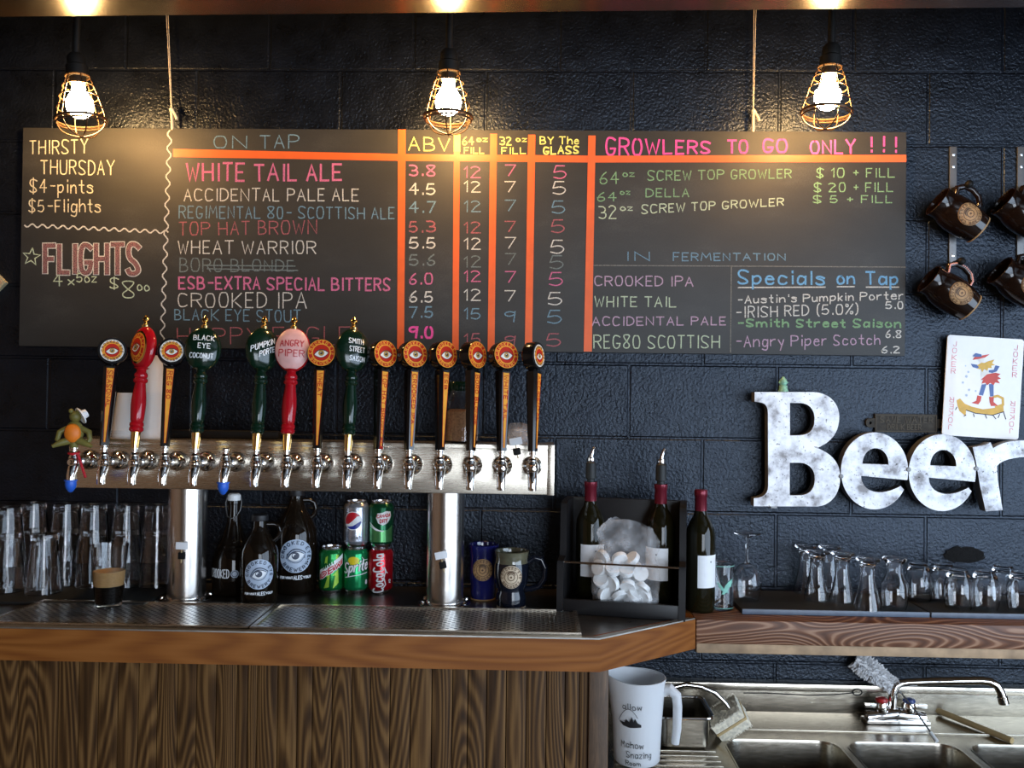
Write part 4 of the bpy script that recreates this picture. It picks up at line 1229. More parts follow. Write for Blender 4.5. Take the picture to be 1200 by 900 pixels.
wr(b, 'prred', 'CANADA', -.011, .025, .080, .088, .0010, W2, .1); wr(b, 'prred', 'DRY', -.003, .016, .067, .076, .0012, W2, .1)
b.build('printed_design', t, flat=True)

# ------------------------------------------------------------------ stoneware mugs
def mug(label, loc, prof, handle, mats, zm, R, group, rot=None, hr=.008, med='tan'):
    t = thing('stoneware_mug', label, 'mug', loc, group, rot)
    body, rim, foot = mats
    k = len(prof)
    inner = [(r-.005, z) for r, z in prof[::-1] if z > .012]
    zc_ = prof[-1][1]*.80
    up = [(r, z) for r, z in prof if z >= zc_]; lo = [(r, z) for r, z in prof if z <= zc_]
    rr = lo[-1][0]+(up[0][0]-lo[-1][0])*(zc_-lo[-1][1])/max(1e-6, up[0][1]-lo[-1][1])
    MB(foot).lathe([(0, .001), (lo[0][0]-.002, 0), (lo[0][0]+.0005, .001), (lo[0][0]+.0005, .0045)], 40).build('bare_foot', t)
    MB(body).lathe([(lo[0][0], .0042)]+[(r, z) for r, z in lo if z > .0045]+[(rr, zc_)], 44).build('body', t)
    MB(rim).lathe([(rr, zc_)]+up+[(up[-1][0]-.0025, up[-1][1]+.0015)]+inner+[(0, .012)], 44).build('rim', t)
    MB(body).tube(handle, hr, 12).build('handle', t)
    rm = min(((abs(z-zm), r) for r, z in prof))[1]
    b = MB(med); mp = cyl_map(rm+.002, zm, 0)
    b.disc(0, 0, R*1.04, mp, -.0008, rings=4); badge(b, R, mp, med, w=.0015, step=.006)
    b.build('stamped_medallion', t, flat=True)
    return t
MUGP = [(.036, 0), (.037, .004), (.037, .030), (.0335, .040), (.0335, .048), (.041, .062), (.044, .085), (.043, .105), (.040, .118), (.042, .132), (.0435, .140)]
HAND = [(.038, 0, .112), (.055, 0, .124), (.074, 0, .120), (.084, 0, .100), (.082, 0, .072), (.068, 0, .052), (.050, 0, .046), (.034, 0, .044)]
mug('ink blue stoneware mug with grey olive rim, in front of the cobalt mug', spot(599, 715, .036), MUGP, HAND, ('glazek', 'glazeg', 'cream'), .083, .0272, 'stoneware mugs', med='cream')
BLP = [(.032, 0), (.033, .004), (.034, .028), (.033, .038), (.036, .05), (.037, .085), (.036, .112), (.038, .128), (.0405, .142)]
mug('cobalt blue stoneware mug with tan leaf medallion, between the right column and the dark mug', spot(566, 705, .032), BLP, [(.008, a, c) for a, b_, c in HAND], ('glazen', 'glazen', 'tan'), .082, .0272, 'stoneware mugs')

# mugs hanging on the wall
def strap_(px, py0, py1, pegs, label):
    c = onY(px, (py0+py1)/2, -.004)
    t = thing('mug_rack_strap', label, 'mug rack', c, 'steel straps with pegs for mugs')
    h = (onY(px, py0, -.004).z-onY(px, py1, -.004).z)/2
    b = MB('strap').box(-.0095, .0095, -.002, .003, -h, h, .001)
    b.build('flat_strap', t)
    for dz in (h-.022, h-.055, -h+.02):
        MB('chrome').lathe([(0, 0), (.0045, 0), (.004, .002), (0, .003)], 10, Matrix.Translation((0, -.002, dz)) @ OUT).build('screw', t)
    for qx, qy in pegs:
        p = onY(qx, qy, -.06)-c
        b = MB('iron').tube([(0, 0, p.z), (p.x*.4, -.012, p.z), (p.x, -.03, p.z), (p.x, p.y-.012, p.z)], .007, 10)
        b.ball((p.x, p.y-.012, p.z), .0105, 10)
        b.build('peg', t)
HMP = [(.040, 0), (.041, .004), (.0445, .025), (.048, .05), (.0485, .075), (.045, .098), (.040, .112), (.041, .126), (.043, .134)]
HH = [(.042, 0, .104), (.060, 0, .112), (.074, 0, .098), (.078, 0, .075), (.072, 0, .052), (.058, 0, .038), (.042, 0, .036)]
HR = Matrix.Rotation(math.radians(-55), 4, 'Y')
def hmug(px, py, label, pink=False):
    c = onY(px, py, -.062)
    loc = c-(HR.to_3x3() @ Vector((0, 0, .058)))
    t = mug(label, loc, HMP, HH, ('glazeb', 'glazeb', 'tan'), .058, .0300, 'mugs hanging on the wall', HR, .0075)
    return t
strap_(1116.5, 172, 308, [(1133, 217), (1124, 307)], 'steel strap with two pegs holding the left pair of mugs')
strap_(1196, 172, 308, [(1209, 217), (1200, 307)], 'steel strap with two pegs holding the right pair of mugs')
hmug(1126, 255, 'brown black mug with tan medallion hanging on the left strap, above the other')
t = hmug(1116, 346, 'brown black mug with pink beaded handle hanging on the left strap, above the card')
b = MB('pink')
for i in range(26):
    a = i/25*(len(HH)-1); k = min(int(a), len(HH)-2); q = Vector(HH[k]).lerp(Vector(HH[k+1]), a-k)
    b.ball((q.x+.002, -.0075, q.z), .0026, 6)
b.build('bead_wrap', t)
hmug(1203, 255, 'brown black mug cut by the right picture edge, upper one')
hmug(1199, 336, 'brown black mug cut by the right picture edge, lower one above the card')
# ------------------------------------------------------------------ wine caddy, bottles, bag of caps
pl_ = onZ(652, 719, ZC); pr_ = onZ(803, 729, ZC)
ang = math.atan2(pr_.y-pl_.y, pr_.x-pl_.x); CWD = (Vector((pr_.x, pr_.y))-Vector((pl_.x, pl_.y))).length
CD = .165
cad = thing('wine_caddy', 'black wooden wine caddy with a thin steel rod across its open front', 'wine caddy', (pl_.x, pl_.y, ZC+.0003), None, Euler((0, 0, ang)))
CM = Matrix.Translation((pl_.x, pl_.y, ZC+.0003)) @ Matrix.Rotation(ang, 4, 'Z')
for x0 in (0, CWD-.016):
    pf = [(0, 0), (CD, 0), (CD, .268), (.075, .268), (.058, .262), (.048, .245), (.046, .150), (.040, .135), (.022, .132), (.004, .128), (0, .118)]
    mp = lambda u, v, w=0.0, x0=x0: Vector((x0+w, u, v))
    MB('blackw').solid([pf], mp, 0, .016).build('side_panel', cad)
MB('blackw').box(.016, CWD-.016, CD-.014, CD, .0, .268, .002).build('back_panel', cad)
MB('blackw').box(.016, CWD-.016, .004, CD-.014, .004, .016).build('floor_panel', cad)
MB('blackw').box(.016, CWD-.016, .003, .015, .0, .036, .002).build('front_rail', cad)
MB('chrome').tube([(.008, .012, .124), (CWD-.008, .012, .124)], .0028, 10).build('steel_rod', cad)
wb = None
WPROF = [(0, .001), (.033, 0), (.0365, .006), (.0365, .185), (.0345, .202), (.027, .220), (.018, .236), (.0148, .25), (.0142, .262), (0, .262)]
def wine(loc, label, foil_top, pourer, a0, lu0=-.024, lu1=.030):
    t = thing('wine_bottle', label, 'wine bottle', loc, 'wine bottles by the caddy', Matrix.Rotation(-math.atan2(loc[0], loc[1]-CAM.y), 4, 'Z'))
    MB('wineg').lathe(WPROF, 40).build('bottle', t)
    zt_ = .302 if foil_top else .296
    MB('foil').lathe([(.0150, .242), (.0152, .244), (.0150, .284), (.0165, .286), (.0165, .297), (.0150, zt_-.001), (0, zt_)], 28).build('foil_capsule', t)
    b = MB('paper'); mp = cyl_map(.0365, 0, a0)
    n = 14; vs = []
    for i in range(n+1):
        u = lu0+(lu1-lu0)*i/n
        for v in (.062, .142): vs.append(mp(u, v, .0005))
    b.add(vs, [[2*i, 2*i+2, 2*i+3, 2*i+1] for i in range(n)])
    b.use('strap').disc((lu0+lu1)/2+.004, .126, .0022, mp, .0009, n=10)
    b.build('paper_label', t, flat=True)
    if pourer:
        MB('rubber').lathe([(0, .296), (.010, .296), (.0095, .304), (.0135, .306), (.0135, .314), (.0125, .345), (.008, .349), (0, .349)], 20).build('stopper', t)
        b = MB('chrome').lathe([(0, .348), (.0085, .348), (.010, .354), (.0085, .360), (0, .361)], 20)
        b.tube([(0, 0, .356), (.002, 0, .368), (.006, 0, .380), (.009, 0, .386)], [.006, .005, .0045, .005], 10)
        b.build('pour_spout', t)
    return t
def incad(x, y, z=.0165): return CM @ Vector((x, y, z))
xa_ = (CM.inverted() @ onY(687, 640, -.21)).x
wine(incad(.068, .108), 'olive wine bottle with pourer in the caddy, left of the bag of caps', False, True, 0, -.025, .046)
wine(incad(CWD-.064, .106), 'olive wine bottle with pourer in the caddy, right behind the bag of caps', False, True, 0, -.048, .020)
p3 = spot(820, 719, .0365)
wine(Vector((p3.x, p3.y, ZC+.0003)), 'dark wine bottle without pourer standing right of the caddy', True, False, 0, -.006, .054)

# white caps in a clear bag
bc = incad(.163, .040, .0175)
capmb = MB('white').lathe([(0, .012), (.0185, .012), (.0195, .0105), (.0198, 0), (.0180, 0), (.0178, .0095), (0, .0095)], 28)
c0 = capmb.build('screw_cap'); tag(c0, 'white plastic screw cap inside the clear bag in the wine caddy', 'bottle cap', 'white caps in the clear bag')
random.seed(5)
ids = [(-.046, -.005, .020), (-.012, -.012, .020), (.022, -.010, .019), (.050, 0, .018), (-.030, .022, .020), (.010, .022, .020), (.042, .026, .019),
       (-.052, -.004, .048), (-.024, -.016, .046), (.010, -.018, .044), (.044, -.012, .042), (-.036, .022, .048), (.004, .022, .050), (.034, .024, .046),
       (-.056, 0, .076), (-.026, -.016, .074), (.006, -.012, .072), (.036, -.006, .068), (-.012, .020, .078), (.024, .020, .074), (-.046, .014, .102), (-.012, .002, .100), (.020, .006, .096)]
for k, (x, y, z) in enumerate(ids):
    o = c0 if k == 0 else c0.copy()
    if k: COL.objects.link(o)
    o.location = CM @ Vector((.161+x*1.05, .038+y*.45, .026+z*1.1))
    o.rotation_euler = (PI/2+random.uniform(-.9, .9), random.uniform(-.5, .5), random.uniform(-.9, .9))
t = thing('plastic_bag', 'clear crumpled plastic bag full of white caps slumped between two wine bottles', 'plastic bag', bc)
b = MB('film'); nu, nv = 40, 30
vs = []; fs = []
rnd = [[random.uniform(-1, 1) for _ in range(nu)] for _ in range(nv+1)]
def sm(i, j): return (rnd[i][j % nu]+rnd[min(i+1, nv)][j % nu]+rnd[max(i-1, 0)][j % nu]+rnd[i][(j+1) % nu]+rnd[i][(j-1) % nu])/5
prof_ = [(.0, .074, .022), (.12, .082, .026), (.35, .084, .029), (.55, .078, .028), (.70, .072, .020), (.85, .078, .012), (1.0, .052, .004)]
def ip(t_):
    for a, c in zip(prof_, prof_[1:]):
        if a[0] <= t_ <= c[0]:
            k = (t_-a[0])/(c[0]-a[0]); return a[1]+(c[1]-a[1])*k, a[2]+(c[2]-a[2])*k
for i in range(nv+1):
    t_ = i/nv; a, d = ip(t_)
    for j in range(nu):
        th = 2*PI*j/nu
        k = 1+.10*sm(i, j)
        lean = .012*max(0, t_-.5)*2
        x = a*math.copysign(abs(math.cos(th))**.7, math.cos(th))*k+lean
        y = d*math.copysign(abs(math.sin(th))**.8, math.sin(th))*k+.004*t_
        z = .216*t_-(.05*max(0, x)*max(0, t_-.4)*10*1.3)+(.008*sm(i, j+7))*t_
        if t_ < .15: z -= .010*(x+.0)/.07*(1 if x > 0 else .2)
        vs.append((x, y, max(z, .002)))
for i in range(nv):
    for j in range(nu): fs.append([i*nu+j, i*nu+(j+1) % nu, (i+1)*nu+(j+1) % nu, (i+1)*nu+j])
fs.append([j for j in range(nu)][::-1])
b.add(vs, fs); b.build('bag_film', t)
t.rotation_euler = (0, 0, ang)

# ------------------------------------------------------------------ glasses on the right shelf
p = spot(846, 716.5, .030)
t = thing('juice_glass', 'short straight glass with mint green winged emblem beside the third wine bottle', 'glass', (p.x, p.y, ZC+.0003))
MB('glass').lathe([(0, 0), (.0265, 0), (.0275, .002), (.0290, .112), (.0286, .114), (.0272, .113), (.0262, .007), (0, .006)], 36).build('glass_body', t)
b = MB('mint'); mp = cyl_map(.0290, .004, .05)
def wing(l): b.poly([dense(l)], mp, .0004, dense=.006)
wing([(-.004, .050), (.000, .060), (.008, .069), (.022, .076), (.018, .069), (.022, .067), (.016, .062), (.018, .058), (.011, .055), (.006, .048), (.010, .040), (.003, .043), (-.002, .038), (-.010, .037), (-.007, .042)])
wing([(-.003, .049), (-.006, .056), (-.014, .064), (-.022, .068), (-.019, .061), (-.015, .060), (-.017, .055), (-.012, .054), (-.012, .049), (-.007, .046)])
b.stroke([(-.045+.09*i/30, .1065) for i in range(31)], .0008, mp, .0003).stroke([(-.045+.09*i/30, .002) for i in range(31)], .0007, mp, .0001)
b.build('winged_emblem', t, flat=True)
p = spot(875, 706, .030, ZC+.012)
t = thing('wine_glass', 'stemmed wine glass standing upside down between the juice glass and the tasting glasses', 'glass', (p.x, p.y, ZC+.0124))
MB('glass').lathe([(.0295, 0), (.0345, .022), (.0375, .045), (.034, .070), (.022, .088), (.007, .095), (.0042, .104), (.0038, .150), (.006, .160), (.018, .166), (.034, .170), (.034, .1725), (0, .1735),
                   (0, .098), (.0195, .0865), (.032, .069), (.0358, .045), (.033, .022), (.0282, 0)], 40, close=True).build('glass_body', t)
ZMR = ZC+.0122
hour = [(.0345, 0), (.034, .010), (.026, .040), (.0190, .075), (.0180, .100), (.021, .112), (.031, .120), (.033, .1225), (.031, .126), (0, .127), (0, .116), (.012, .112), (.0160, .098), (.0172, .075), (.0243, .040), (.0325, .010), (.0332, 0)]
tul = [(.0300, 0), (.0335, .012), (.0365, .035), (.0345, .060), (.0245, .080), (.0195, .095), (.021, .112), (.030, .119), (.032, .1225), (.030, .126), (0, .127), (0, .117), (.012, .112), (.0175, .096), (.0225, .080), (.033, .059), (.0349, .035), (.032, .012), (.0285, 0)]
hour = [(r*.92, z) for r, z in hour]; tul = [(r*.92, z) for r, z in tul]
g0 = MB('glass').lathe(hour, 36, close=True).build('tasting_glass')
def put_g(o, px, py, lab, r, grp):
    p = spot(px, py, r, ZMR); o.location = (p.x, p.y, ZMR+.0003); tag(o, lab, 'glass', grp); return o
FG = 'upside-down footed tasting glasses'
put_g(g0, 957, 706, 'flared footed tasting glass standing upside down, first right of the wine glass', .031, FG)
def cp(o): c = o.copy(); COL.objects.link(c); return c
put_g(cp(g0), 987, 708, 'flared footed tasting glass standing upside down, second right of the wine glass', .031, FG)
put_g(cp(g0), 1016.5, 717, 'flared footed tasting glass standing upside down at the front edge of the mat', .031, FG)
g1 = MB('glass').lathe(tul, 36, close=True).build('tasting_glass')
put_g(g1, 1048, 716, 'round bellied footed tasting glass standing upside down beside the stemless ones', .031, FG)
put_g(cp(g0), 944, 697, 'flared footed tasting glass at the back, farthest left of its row', .031, FG)
put_g(cp(g0), 972, 698, 'flared footed tasting glass at the back, between the two leftmost front ones', .031, FG)
stl = [(.0290, 0), (.0325, .014), (.0345, .035), (.0335, .058), (.0280, .080), (.0225, .092), (.0205, .096), (.016, .098), (0, .098), (0, .086), (.016, .084), (.0262, .075), (.0316, .056), (.0327, .035), (.031, .014), (.0278, 0)]
s0 = MB('glass').lathe(stl, 36, close=True).build('stemless_glass')
SG = 'upside-down stemless glasses'
for k, (px, py, lab) in enumerate([(1076, 706, 'upside-down stemless glass at the back, nearest the footed glasses'), (1106, 707, 'upside-down stemless glass at the back, second from the footed glasses'),
                                   (1123, 715.5, 'upside-down stemless glass in front, leftmost of the front row'), (1154, 716.5, 'upside-down stemless glass in front, second of the front row'),
                                   (1176, 709, 'upside-down stemless glass at the back, third from the footed glasses'), (1197, 718, 'upside-down stemless glass in front, cut by the right picture edge')]):
    put_g(s0 if k == 0 else cp(s0), px, py, lab, .030, SG)

# ------------------------------------------------------------------ metal letters
YL = -.062
def lz(x, y):            # from a 3.53x enlargement of the photograph with origin (860, 430)
    p = onY(860+x/3.5294, 430+y/3.5278, YL); return (p.x, p.z)
sg = thing('beer_sign', 'large mottled metal letters spelling Beer mounted on the black block wall', 'letter sign', onY(1035, 530, -.03))
SO = Vector(sg.location)
lm = lambda u, v, w=0.0: Vector((u, YL+.032-w, v))-SO
def bez(p0, p1, p2, p3, n=10): return [tuple((1-t)**3*a+3*t*(1-t)**2*b+3*t*t*(1-t)*c+t**3*d for a, b, c, d in zip(p0, p1, p2, p3)) for t in [i/n for i in range(1, n+1)]]
def letter(name, loops):
    L = [[lz(*p) for p in l] for l in loops]
    MB('zinc').solid(L, lm, 0, .032, 'zincside').build(name, sg)
def arcl(cx, cy, rx, ry, a0, a1, n=26): return [(cx+rx*math.cos(math.radians(a0+(a1-a0)*i/n)), cy-ry*math.sin(math.radians(a0+(a1-a0)*i/n))) for i in range(n+1)]
Bo = [(86, 104), (330, 104)]+bez((330, 104), (405, 108), (436, 160), (436, 205))+bez((436, 205), (436, 270), (405, 310), (345, 335))+bez((345, 335), (420, 365), (441, 410), (440, 460))+bez((440, 460), (438, 530), (400, 572), (345, 577))
Bo += [(82, 576), (83, 543)]+bez((83, 543), (125, 540), (141, 525), (142, 490), 6)+[(141, 190)]+bez((141, 190), (140, 155), (125, 145), (86, 144), 6)
B1 = [(232, 149), (275, 149)]+bez((275, 149), (320, 152), (334, 185), (334, 215))+bez((334, 215), (333, 260), (315, 280), (270, 283))+[(232, 283)]
B2 = [(231, 396), (275, 396)]+bez((275, 396), (318, 400), (335, 430), (335, 464))+bez((335, 464), (334, 508), (312, 530), (270, 531))+[(231, 531)]
letter('letter_b', [Bo, B1, B2])
def e_loops(dx, dy):
    out = arcl(582, 430, 140, 158, -16, 340-331+20, 4)[:0]
    o = arcl(582, 430, 139, 159, -13, 331, 56)                # outer, from the bar's right end round to the lower terminal
    l = o+[(690, 492)]+bez((690, 492), (640, 520), (585, 530), (548, 500), 8)+bez((548, 500), (532, 486), (526, 465), (526, 450), 5)+[(718, 468)]
    hole = [(532, 400)]+arcl(586, 400, 54, 64, 180, 0, 20)[1:]+[(640, 404)]
    return [[(x+dx, y+dy) for x, y in l], [(x+dx, y+dy) for x, y in hole]]
letter('letter_e', e_loops(0, 0))
letter('letter_e', e_loops(280, 7))
letter('letter_r', [[(988, 332), (1040, 322), (1062, 312), (1072, 336)]+bez((1072, 336), (1110, 310), (1160, 302), (1215, 304), 6)+[(1218, 372)]+bez((1218, 372), (1160, 372), (1105, 385), (1088, 410), 6)+[(1092, 470), (1112, 592), (1042, 597), (1018, 490), (1003, 400)]])
for x, y in ((443, 452), (722, 424), (1002, 420)):
    u, v = lz(x, y); MB('zincside').lathe([(0, 0), (.006, 0), (.006, .006), (0, .008)], 12, Matrix.Translation(lm(u, v, .029)) @ OUT).build('weld_joint', sg)
for x in (180, 580, 862):
    u, v = lz(x, 560); MB('zincside').box(-.008, .008, .0, .0295, -.02, .02, T=Matrix.Translation(lm(u, v, 0))).build('wall_bracket', sg)
# small green figure on the B
u, v = lz(213, 103)
t = thing('green_figurine', 'tiny pale green bust figurine standing on the letter B', 'figurine', (u, YL+.020, v+.0004))
MB('jade').lathe([(0, 0), (.0135, 0), (.0135, .003), (.0115, .006), (.0110, .014), (.0100, .017), (0, .018)], 18).build('base', t)
b = MB('jade').ball((0, 0, .026), 1, 14, sc=(.0105, .0095, .0115)).ball((0, -.008, .0255), .0026, 8).ball((-.0105, 0, .025), .0028, 8).ball((.0105, 0, .025), .0028, 8).ball((0, 0, .0365), .0045, 10)
b.build('head', t)

# ------------------------------------------------------------------ plaque, card, tan sign
p = onY(1061, 496, -.006)
t = thing('bronze_plaque', 'small rusty bronze plaque with raised lettering on the wall above the second letter', 'plaque', p)
mp = plane_map((0, 0, 0))
k = 2.375/1005
w, h = 36*k*.99, 10.6*k
pts = [(-w, -h), (w, -h), (w, -h*.5)]+[(w+.012+.012*math.cos(a), .013*math.sin(a)) for a in [-1.2+2.4*i/8 for i in range(9)]]+[(w, h*.5), (w, h), (-w, h), (-w, h*.5)]+[(-w-.012-.012*math.cos(a), -.013*math.sin(a)) for a in [-1.2+2.4*i/8 for i in range(9)]]+[(-w, -h*.5)]
hl = [circ(w+.012, 0, .004, 12), circ(-w-.012, 0, .004, 12)]
MB('plaque').solid([pts]+hl, mp, -.0045, .004).build('plate', t)
b = MB('plaqueh')
for txt, u0, u1, v0, v1 in (('SAVE WATER', -.070, .072, .002, .018), ('DRINK BEER', -.050, .040, -.017, -.003)):
    for q in text2d(txt, u0, u1, v0, v1): b.stroke(q, .0013, mp, .0052)
b.stroke([(-w+.003, -h+.003), (w-.003, -h+.003), (w-.003, h-.003), (-w+.003, h-.003), (-w+.003, -h+.003)], .0012, mp, .0052)
b.build('raised_lettering', t, flat=True)

YC = -.026
A = [onY(*q, YC) for q in ((1109, 392), (1197.5, 398), (1196, 515.5), (1105.5, 510))]
cen = sum(A, Vector())/4
t = thing('joker_card_sign', 'giant white joker playing card mounted on the wall above the metal letters', 'card sign', cen)
ux = ((A[1]+A[2])-(A[0]+A[3])).normalized(); uz = ((A[0]+A[1])-(A[2]+A[3])); uz = (uz-ux*uz.dot(ux)).normalized()
hw = ((A[1]-A[0]).length+(A[2]-A[3]).length)/4; hh = ((A[0]-A[3]).length+(A[1]-A[2]).length)/4
mp = plane_map((0, 0, 0), ux, uz)
def rrect(w, h, r, n=6, cx=0, cy=0):
    q = []
    for sx, sy, a in ((1, -1, -90), (1, 1, 0), (-1, 1, 90), (-1, -1, 180)):
        for i in range(n+1):
            th = math.radians(a+90*i/n); q.append((cx+sx*(w-r)+r*math.cos(th), cy+sy*(h-r)+r*math.sin(th)))
    return q
MB('card').solid([rrect(hw, hh, .008)], mp, -.0035, 0).build('card_panel', t)
MB('blackw').box(-hw*.5, hw*.5, .0036, .0255, -hh*.5, hh*.5, T=Matrix.Translation((0, 0, 0))).build('wall_spacer', t)
b = MB('cardred')
for su in (-1, 1):
    for k, ch in enumerate('JOKER'):
        v = hh*.83-k*.0185
        q = text2d(ch, -.0055, .0055, -.0065, .0065)
        for pl in q:
            b.stroke([(su*hw*.80+a*(.7 if ch == 'J' else 1), v+c) for a, c in pl], .0008, mp, .0004)
            b.stroke([(su*hw*.80-a*(.7 if ch == 'J' else 1), -v-c) for a, c in pl], .0008, mp, .0004)
b.build('corner_lettering', t, flat=True)
# plain jester drawing
b = MB('jyel'); s_ = hw/270.0                     # from a 6.43x enlargement, centre (372, 475)
J = lambda l: [((x-372)*s_, -(y-475)*s_) for x, y in l]
b.use('jyel').poly([J([(190, 580), (215, 565), (250, 600), (300, 618), (380, 632), (470, 615), (520, 580), (528, 640), (450, 668), (330, 662), (262, 645), (262, 690), (215, 655), (200, 620)])], mp, .0003)
b.use('jyel').stroke(J([(470, 612), (520, 590), (515, 545), (480, 530), (445, 540)]), 9*s_, mp, .0003)
b.use('ink').stroke(J([(262, 645), (330, 664), (450, 670), (528, 640)]), 3*s_, mp, .0006)
for x0, y0, x1, y1 in ((195, 630, 187, 648), (262, 680, 250, 690), (315, 668, 322, 690), (400, 672, 410, 694), (455, 672, 475, 695), (525, 640, 545, 692), (500, 660, 490, 685)): b.stroke(J([(x0, y0), (x1, y1)]), 3*s_, mp, .0006)
b.use('jblue').poly([J([(362, 455), (395, 450), (375, 535), (345, 530)])], mp, .0005).poly([J([(412, 450), (445, 445), (450, 535), (425, 538)])], mp, .0005)
b.use('jred').poly([J([(335, 535), (365, 540), (360, 575), (345, 600), (295, 592), (330, 575)])], mp, .0007).poly([J([(418, 540), (452, 540), (452, 575), (485, 600), (435, 606), (425, 580)])], mp, .0007)
b.poly([J([(395, 380), (455, 365), (490, 372), (470, 390), (495, 405), (470, 415), (490, 440), (455, 435), (445, 455), (420, 440), (400, 458), (385, 442), (360, 450), (370, 420), (350, 425)])], mp, .0007)
b.use('bwhite').poly([J([(350, 362), (405, 355), (410, 392), (380, 412), (352, 400)])], mp, .0006)
b.use('jblue').poly([J([(275, 312), (330, 318), (350, 332), (340, 348), (290, 336)])], mp, .0006).poly([J([(405, 350), (440, 345), (450, 312), (480, 318), (462, 355), (430, 370), (405, 365)])], mp, .0006)
b.use('jyel').poly([J([(320, 322), (350, 300), (372, 300), (400, 285), (440, 272), (425, 300), (448, 310), (420, 318), (425, 335), (400, 335), (395, 355), (372, 345), (360, 368), (345, 345), (322, 345), (335, 332)])], mp, .0009)
b.use('bwhite').disc((350-372)*s_, (475-278)*s_, 21*s_, mp, .0008, n=16)
b.use('jred').poly([J([(285, 285), (300, 262), (345, 250), (405, 236), (372, 262), (330, 275)])], mp, .0011)
b.use('jblue').poly([J([(283, 258), (305, 234), (345, 240), (350, 258), (310, 262)])], mp, .0012)
b.use('gblue')
for x, y, r in ((240, 330, 5), (262, 372, 8), (250, 405, 10), (228, 450, 8), (275, 500, 8), (258, 540, 9), (322, 505, 7)): b.disc((x-372)*s_, (475-y)*s_, r*s_, mp, .0003, n=10)
b.build('jester_drawing', t, flat=True)

c = onY(-21, 331, -.012)
t = thing('diamond_sign', 'tan diamond shaped board, only its right corner inside the left picture edge', 'sign', c)
r_ = .068
MB('sign').solid([[(r_, 0), (0, r_), (-r_, 0), (0, -r_)]], plane_map((0, 0, 0)), -.0115, .004).build('board', t)
MB('raw').solid([[(r_*.9, 0), (0, r_*.9), (-r_*.9, 0), (0, -r_*.9)], [(r_*.82, 0), (0, r_*.82), (-r_*.82, 0), (0, -r_*.82)]], plane_map((0, 0, 0)), .004, .006).build('border', t)
# ------------------------------------------------------------------ sink
ybk = onZ(1000, 869.5, ZS).y
sxL, sxR = xend+.004, XR-.2
ysF = -.52
sk = thing('bar_sink', 'stainless steel bar sink with several deep basins and a low backsplash', 'sink', ((sxL+sxR)/2, -.25, ZS))
KO = Vector(sk.location)
km = lambda u, v, w=0.0: Vector((u-KO.x, v-KO.y, w))
bas = []
for pa, pb in ((852, 983), (994, 1120), (1134, 1262)):
    xa_, xb2 = onZ(pa, 875, ZS).x, onZ(pb, 875, ZS).x
    bas.append((xa_, xb2))
wb_ = bas[0][1]-bas[0][0]; gp = bas[1][0]-bas[0][1]
bas.append((bas[2][1]+gp, bas[2][1]+gp+wb_))
holes = []
for a, c in bas: holes.append(rrect((c-a)/2, (ybk-(ysF+.05))/2, .045, 8, (a+c)/2, (ybk+ysF+.05)/2))
b = MB('sink')
b.solid([[(sxL, ysF), (sxR, ysF), (sxR, -.022), (sxL, -.022)]]+holes, km, -.012, 0)
yr = onZ(1000, 858, ZS).y
b.box(bas[0][0]-KO.x-.03, sxR-KO.x, yr-.004-KO.y, yr+.003-KO.y, -.001, .0035, .001)
b.build('deck', sk)
zbs = onY(960, 799, -.02).z-ZS
b = MB('sink').box(sxL-KO.x, sxR-KO.x, -.022-KO.y, -.003-KO.y, -.012, zbs-.006, .001)
b.build('backsplash', sk)
b = MB('steel').box(sxL-KO.x, sxR-KO.x, -.044-KO.y, -.003-KO.y, zbs-.020, zbs, .004)
b.build('rolled_top_edge', sk)
for a, c in bas:
    b = MB('sink'); n = 36
    tops = rrect((c-a)/2, (ybk-(ysF+.05))/2, .045, 8, (a+c)/2, (ybk+ysF+.05)/2)
    cx, cy = (a+c)/2, (ybk+ysF+.05)/2; vs = []; m = len(tops)
    lev = [(1.025, .0012), (1.0, .0015), (.985, -.006), (.965, -.10), (.95, -.20), (.86, -.225), (.1, -.232)]
    for s_, z in lev: vs += [km(cx+(x-cx)*s_, cy+(y-cy)*s_, z) for x, y in tops]
    fs = []
    for k in range(len(lev)-1):
        for q in range(m): fs.append([k*m+q, k*m+(q+1) % m, (k+1)*m+(q+1) % m, (k+1)*m+q])
    fs.append([(len(lev)-1)*m+q for q in range(m)])
    b.add(vs, fs); o = b.build('basin', sk)
    MB('chrome').lathe([(0, -.231), (.03, -.231), (.032, -.228), (.02, -.2275), (0, -.229)], 20, Matrix.Translation(km(cx, cy, 0))).build('drain', o)
# drainboard ridges left of the basins
b = MB('sink')
for k in range(7):
    y = -.30-.028*k
    b.box(sxL+.02-KO.x, bas[0][0]-.035-KO.x, y-KO.y, y+.010-KO.y, -.001, .003, .001)
b.build('drainboard_ridges', sk)
for x in (sxL+.05, sxR-.05):
    for y in (ysF+.03, -.05):
        MB('steel').tube([(x-KO.x, y-KO.y, -.01), (x-KO.x, y-KO.y, -ZS+.0005)], .02, 14).build('leg', sk)
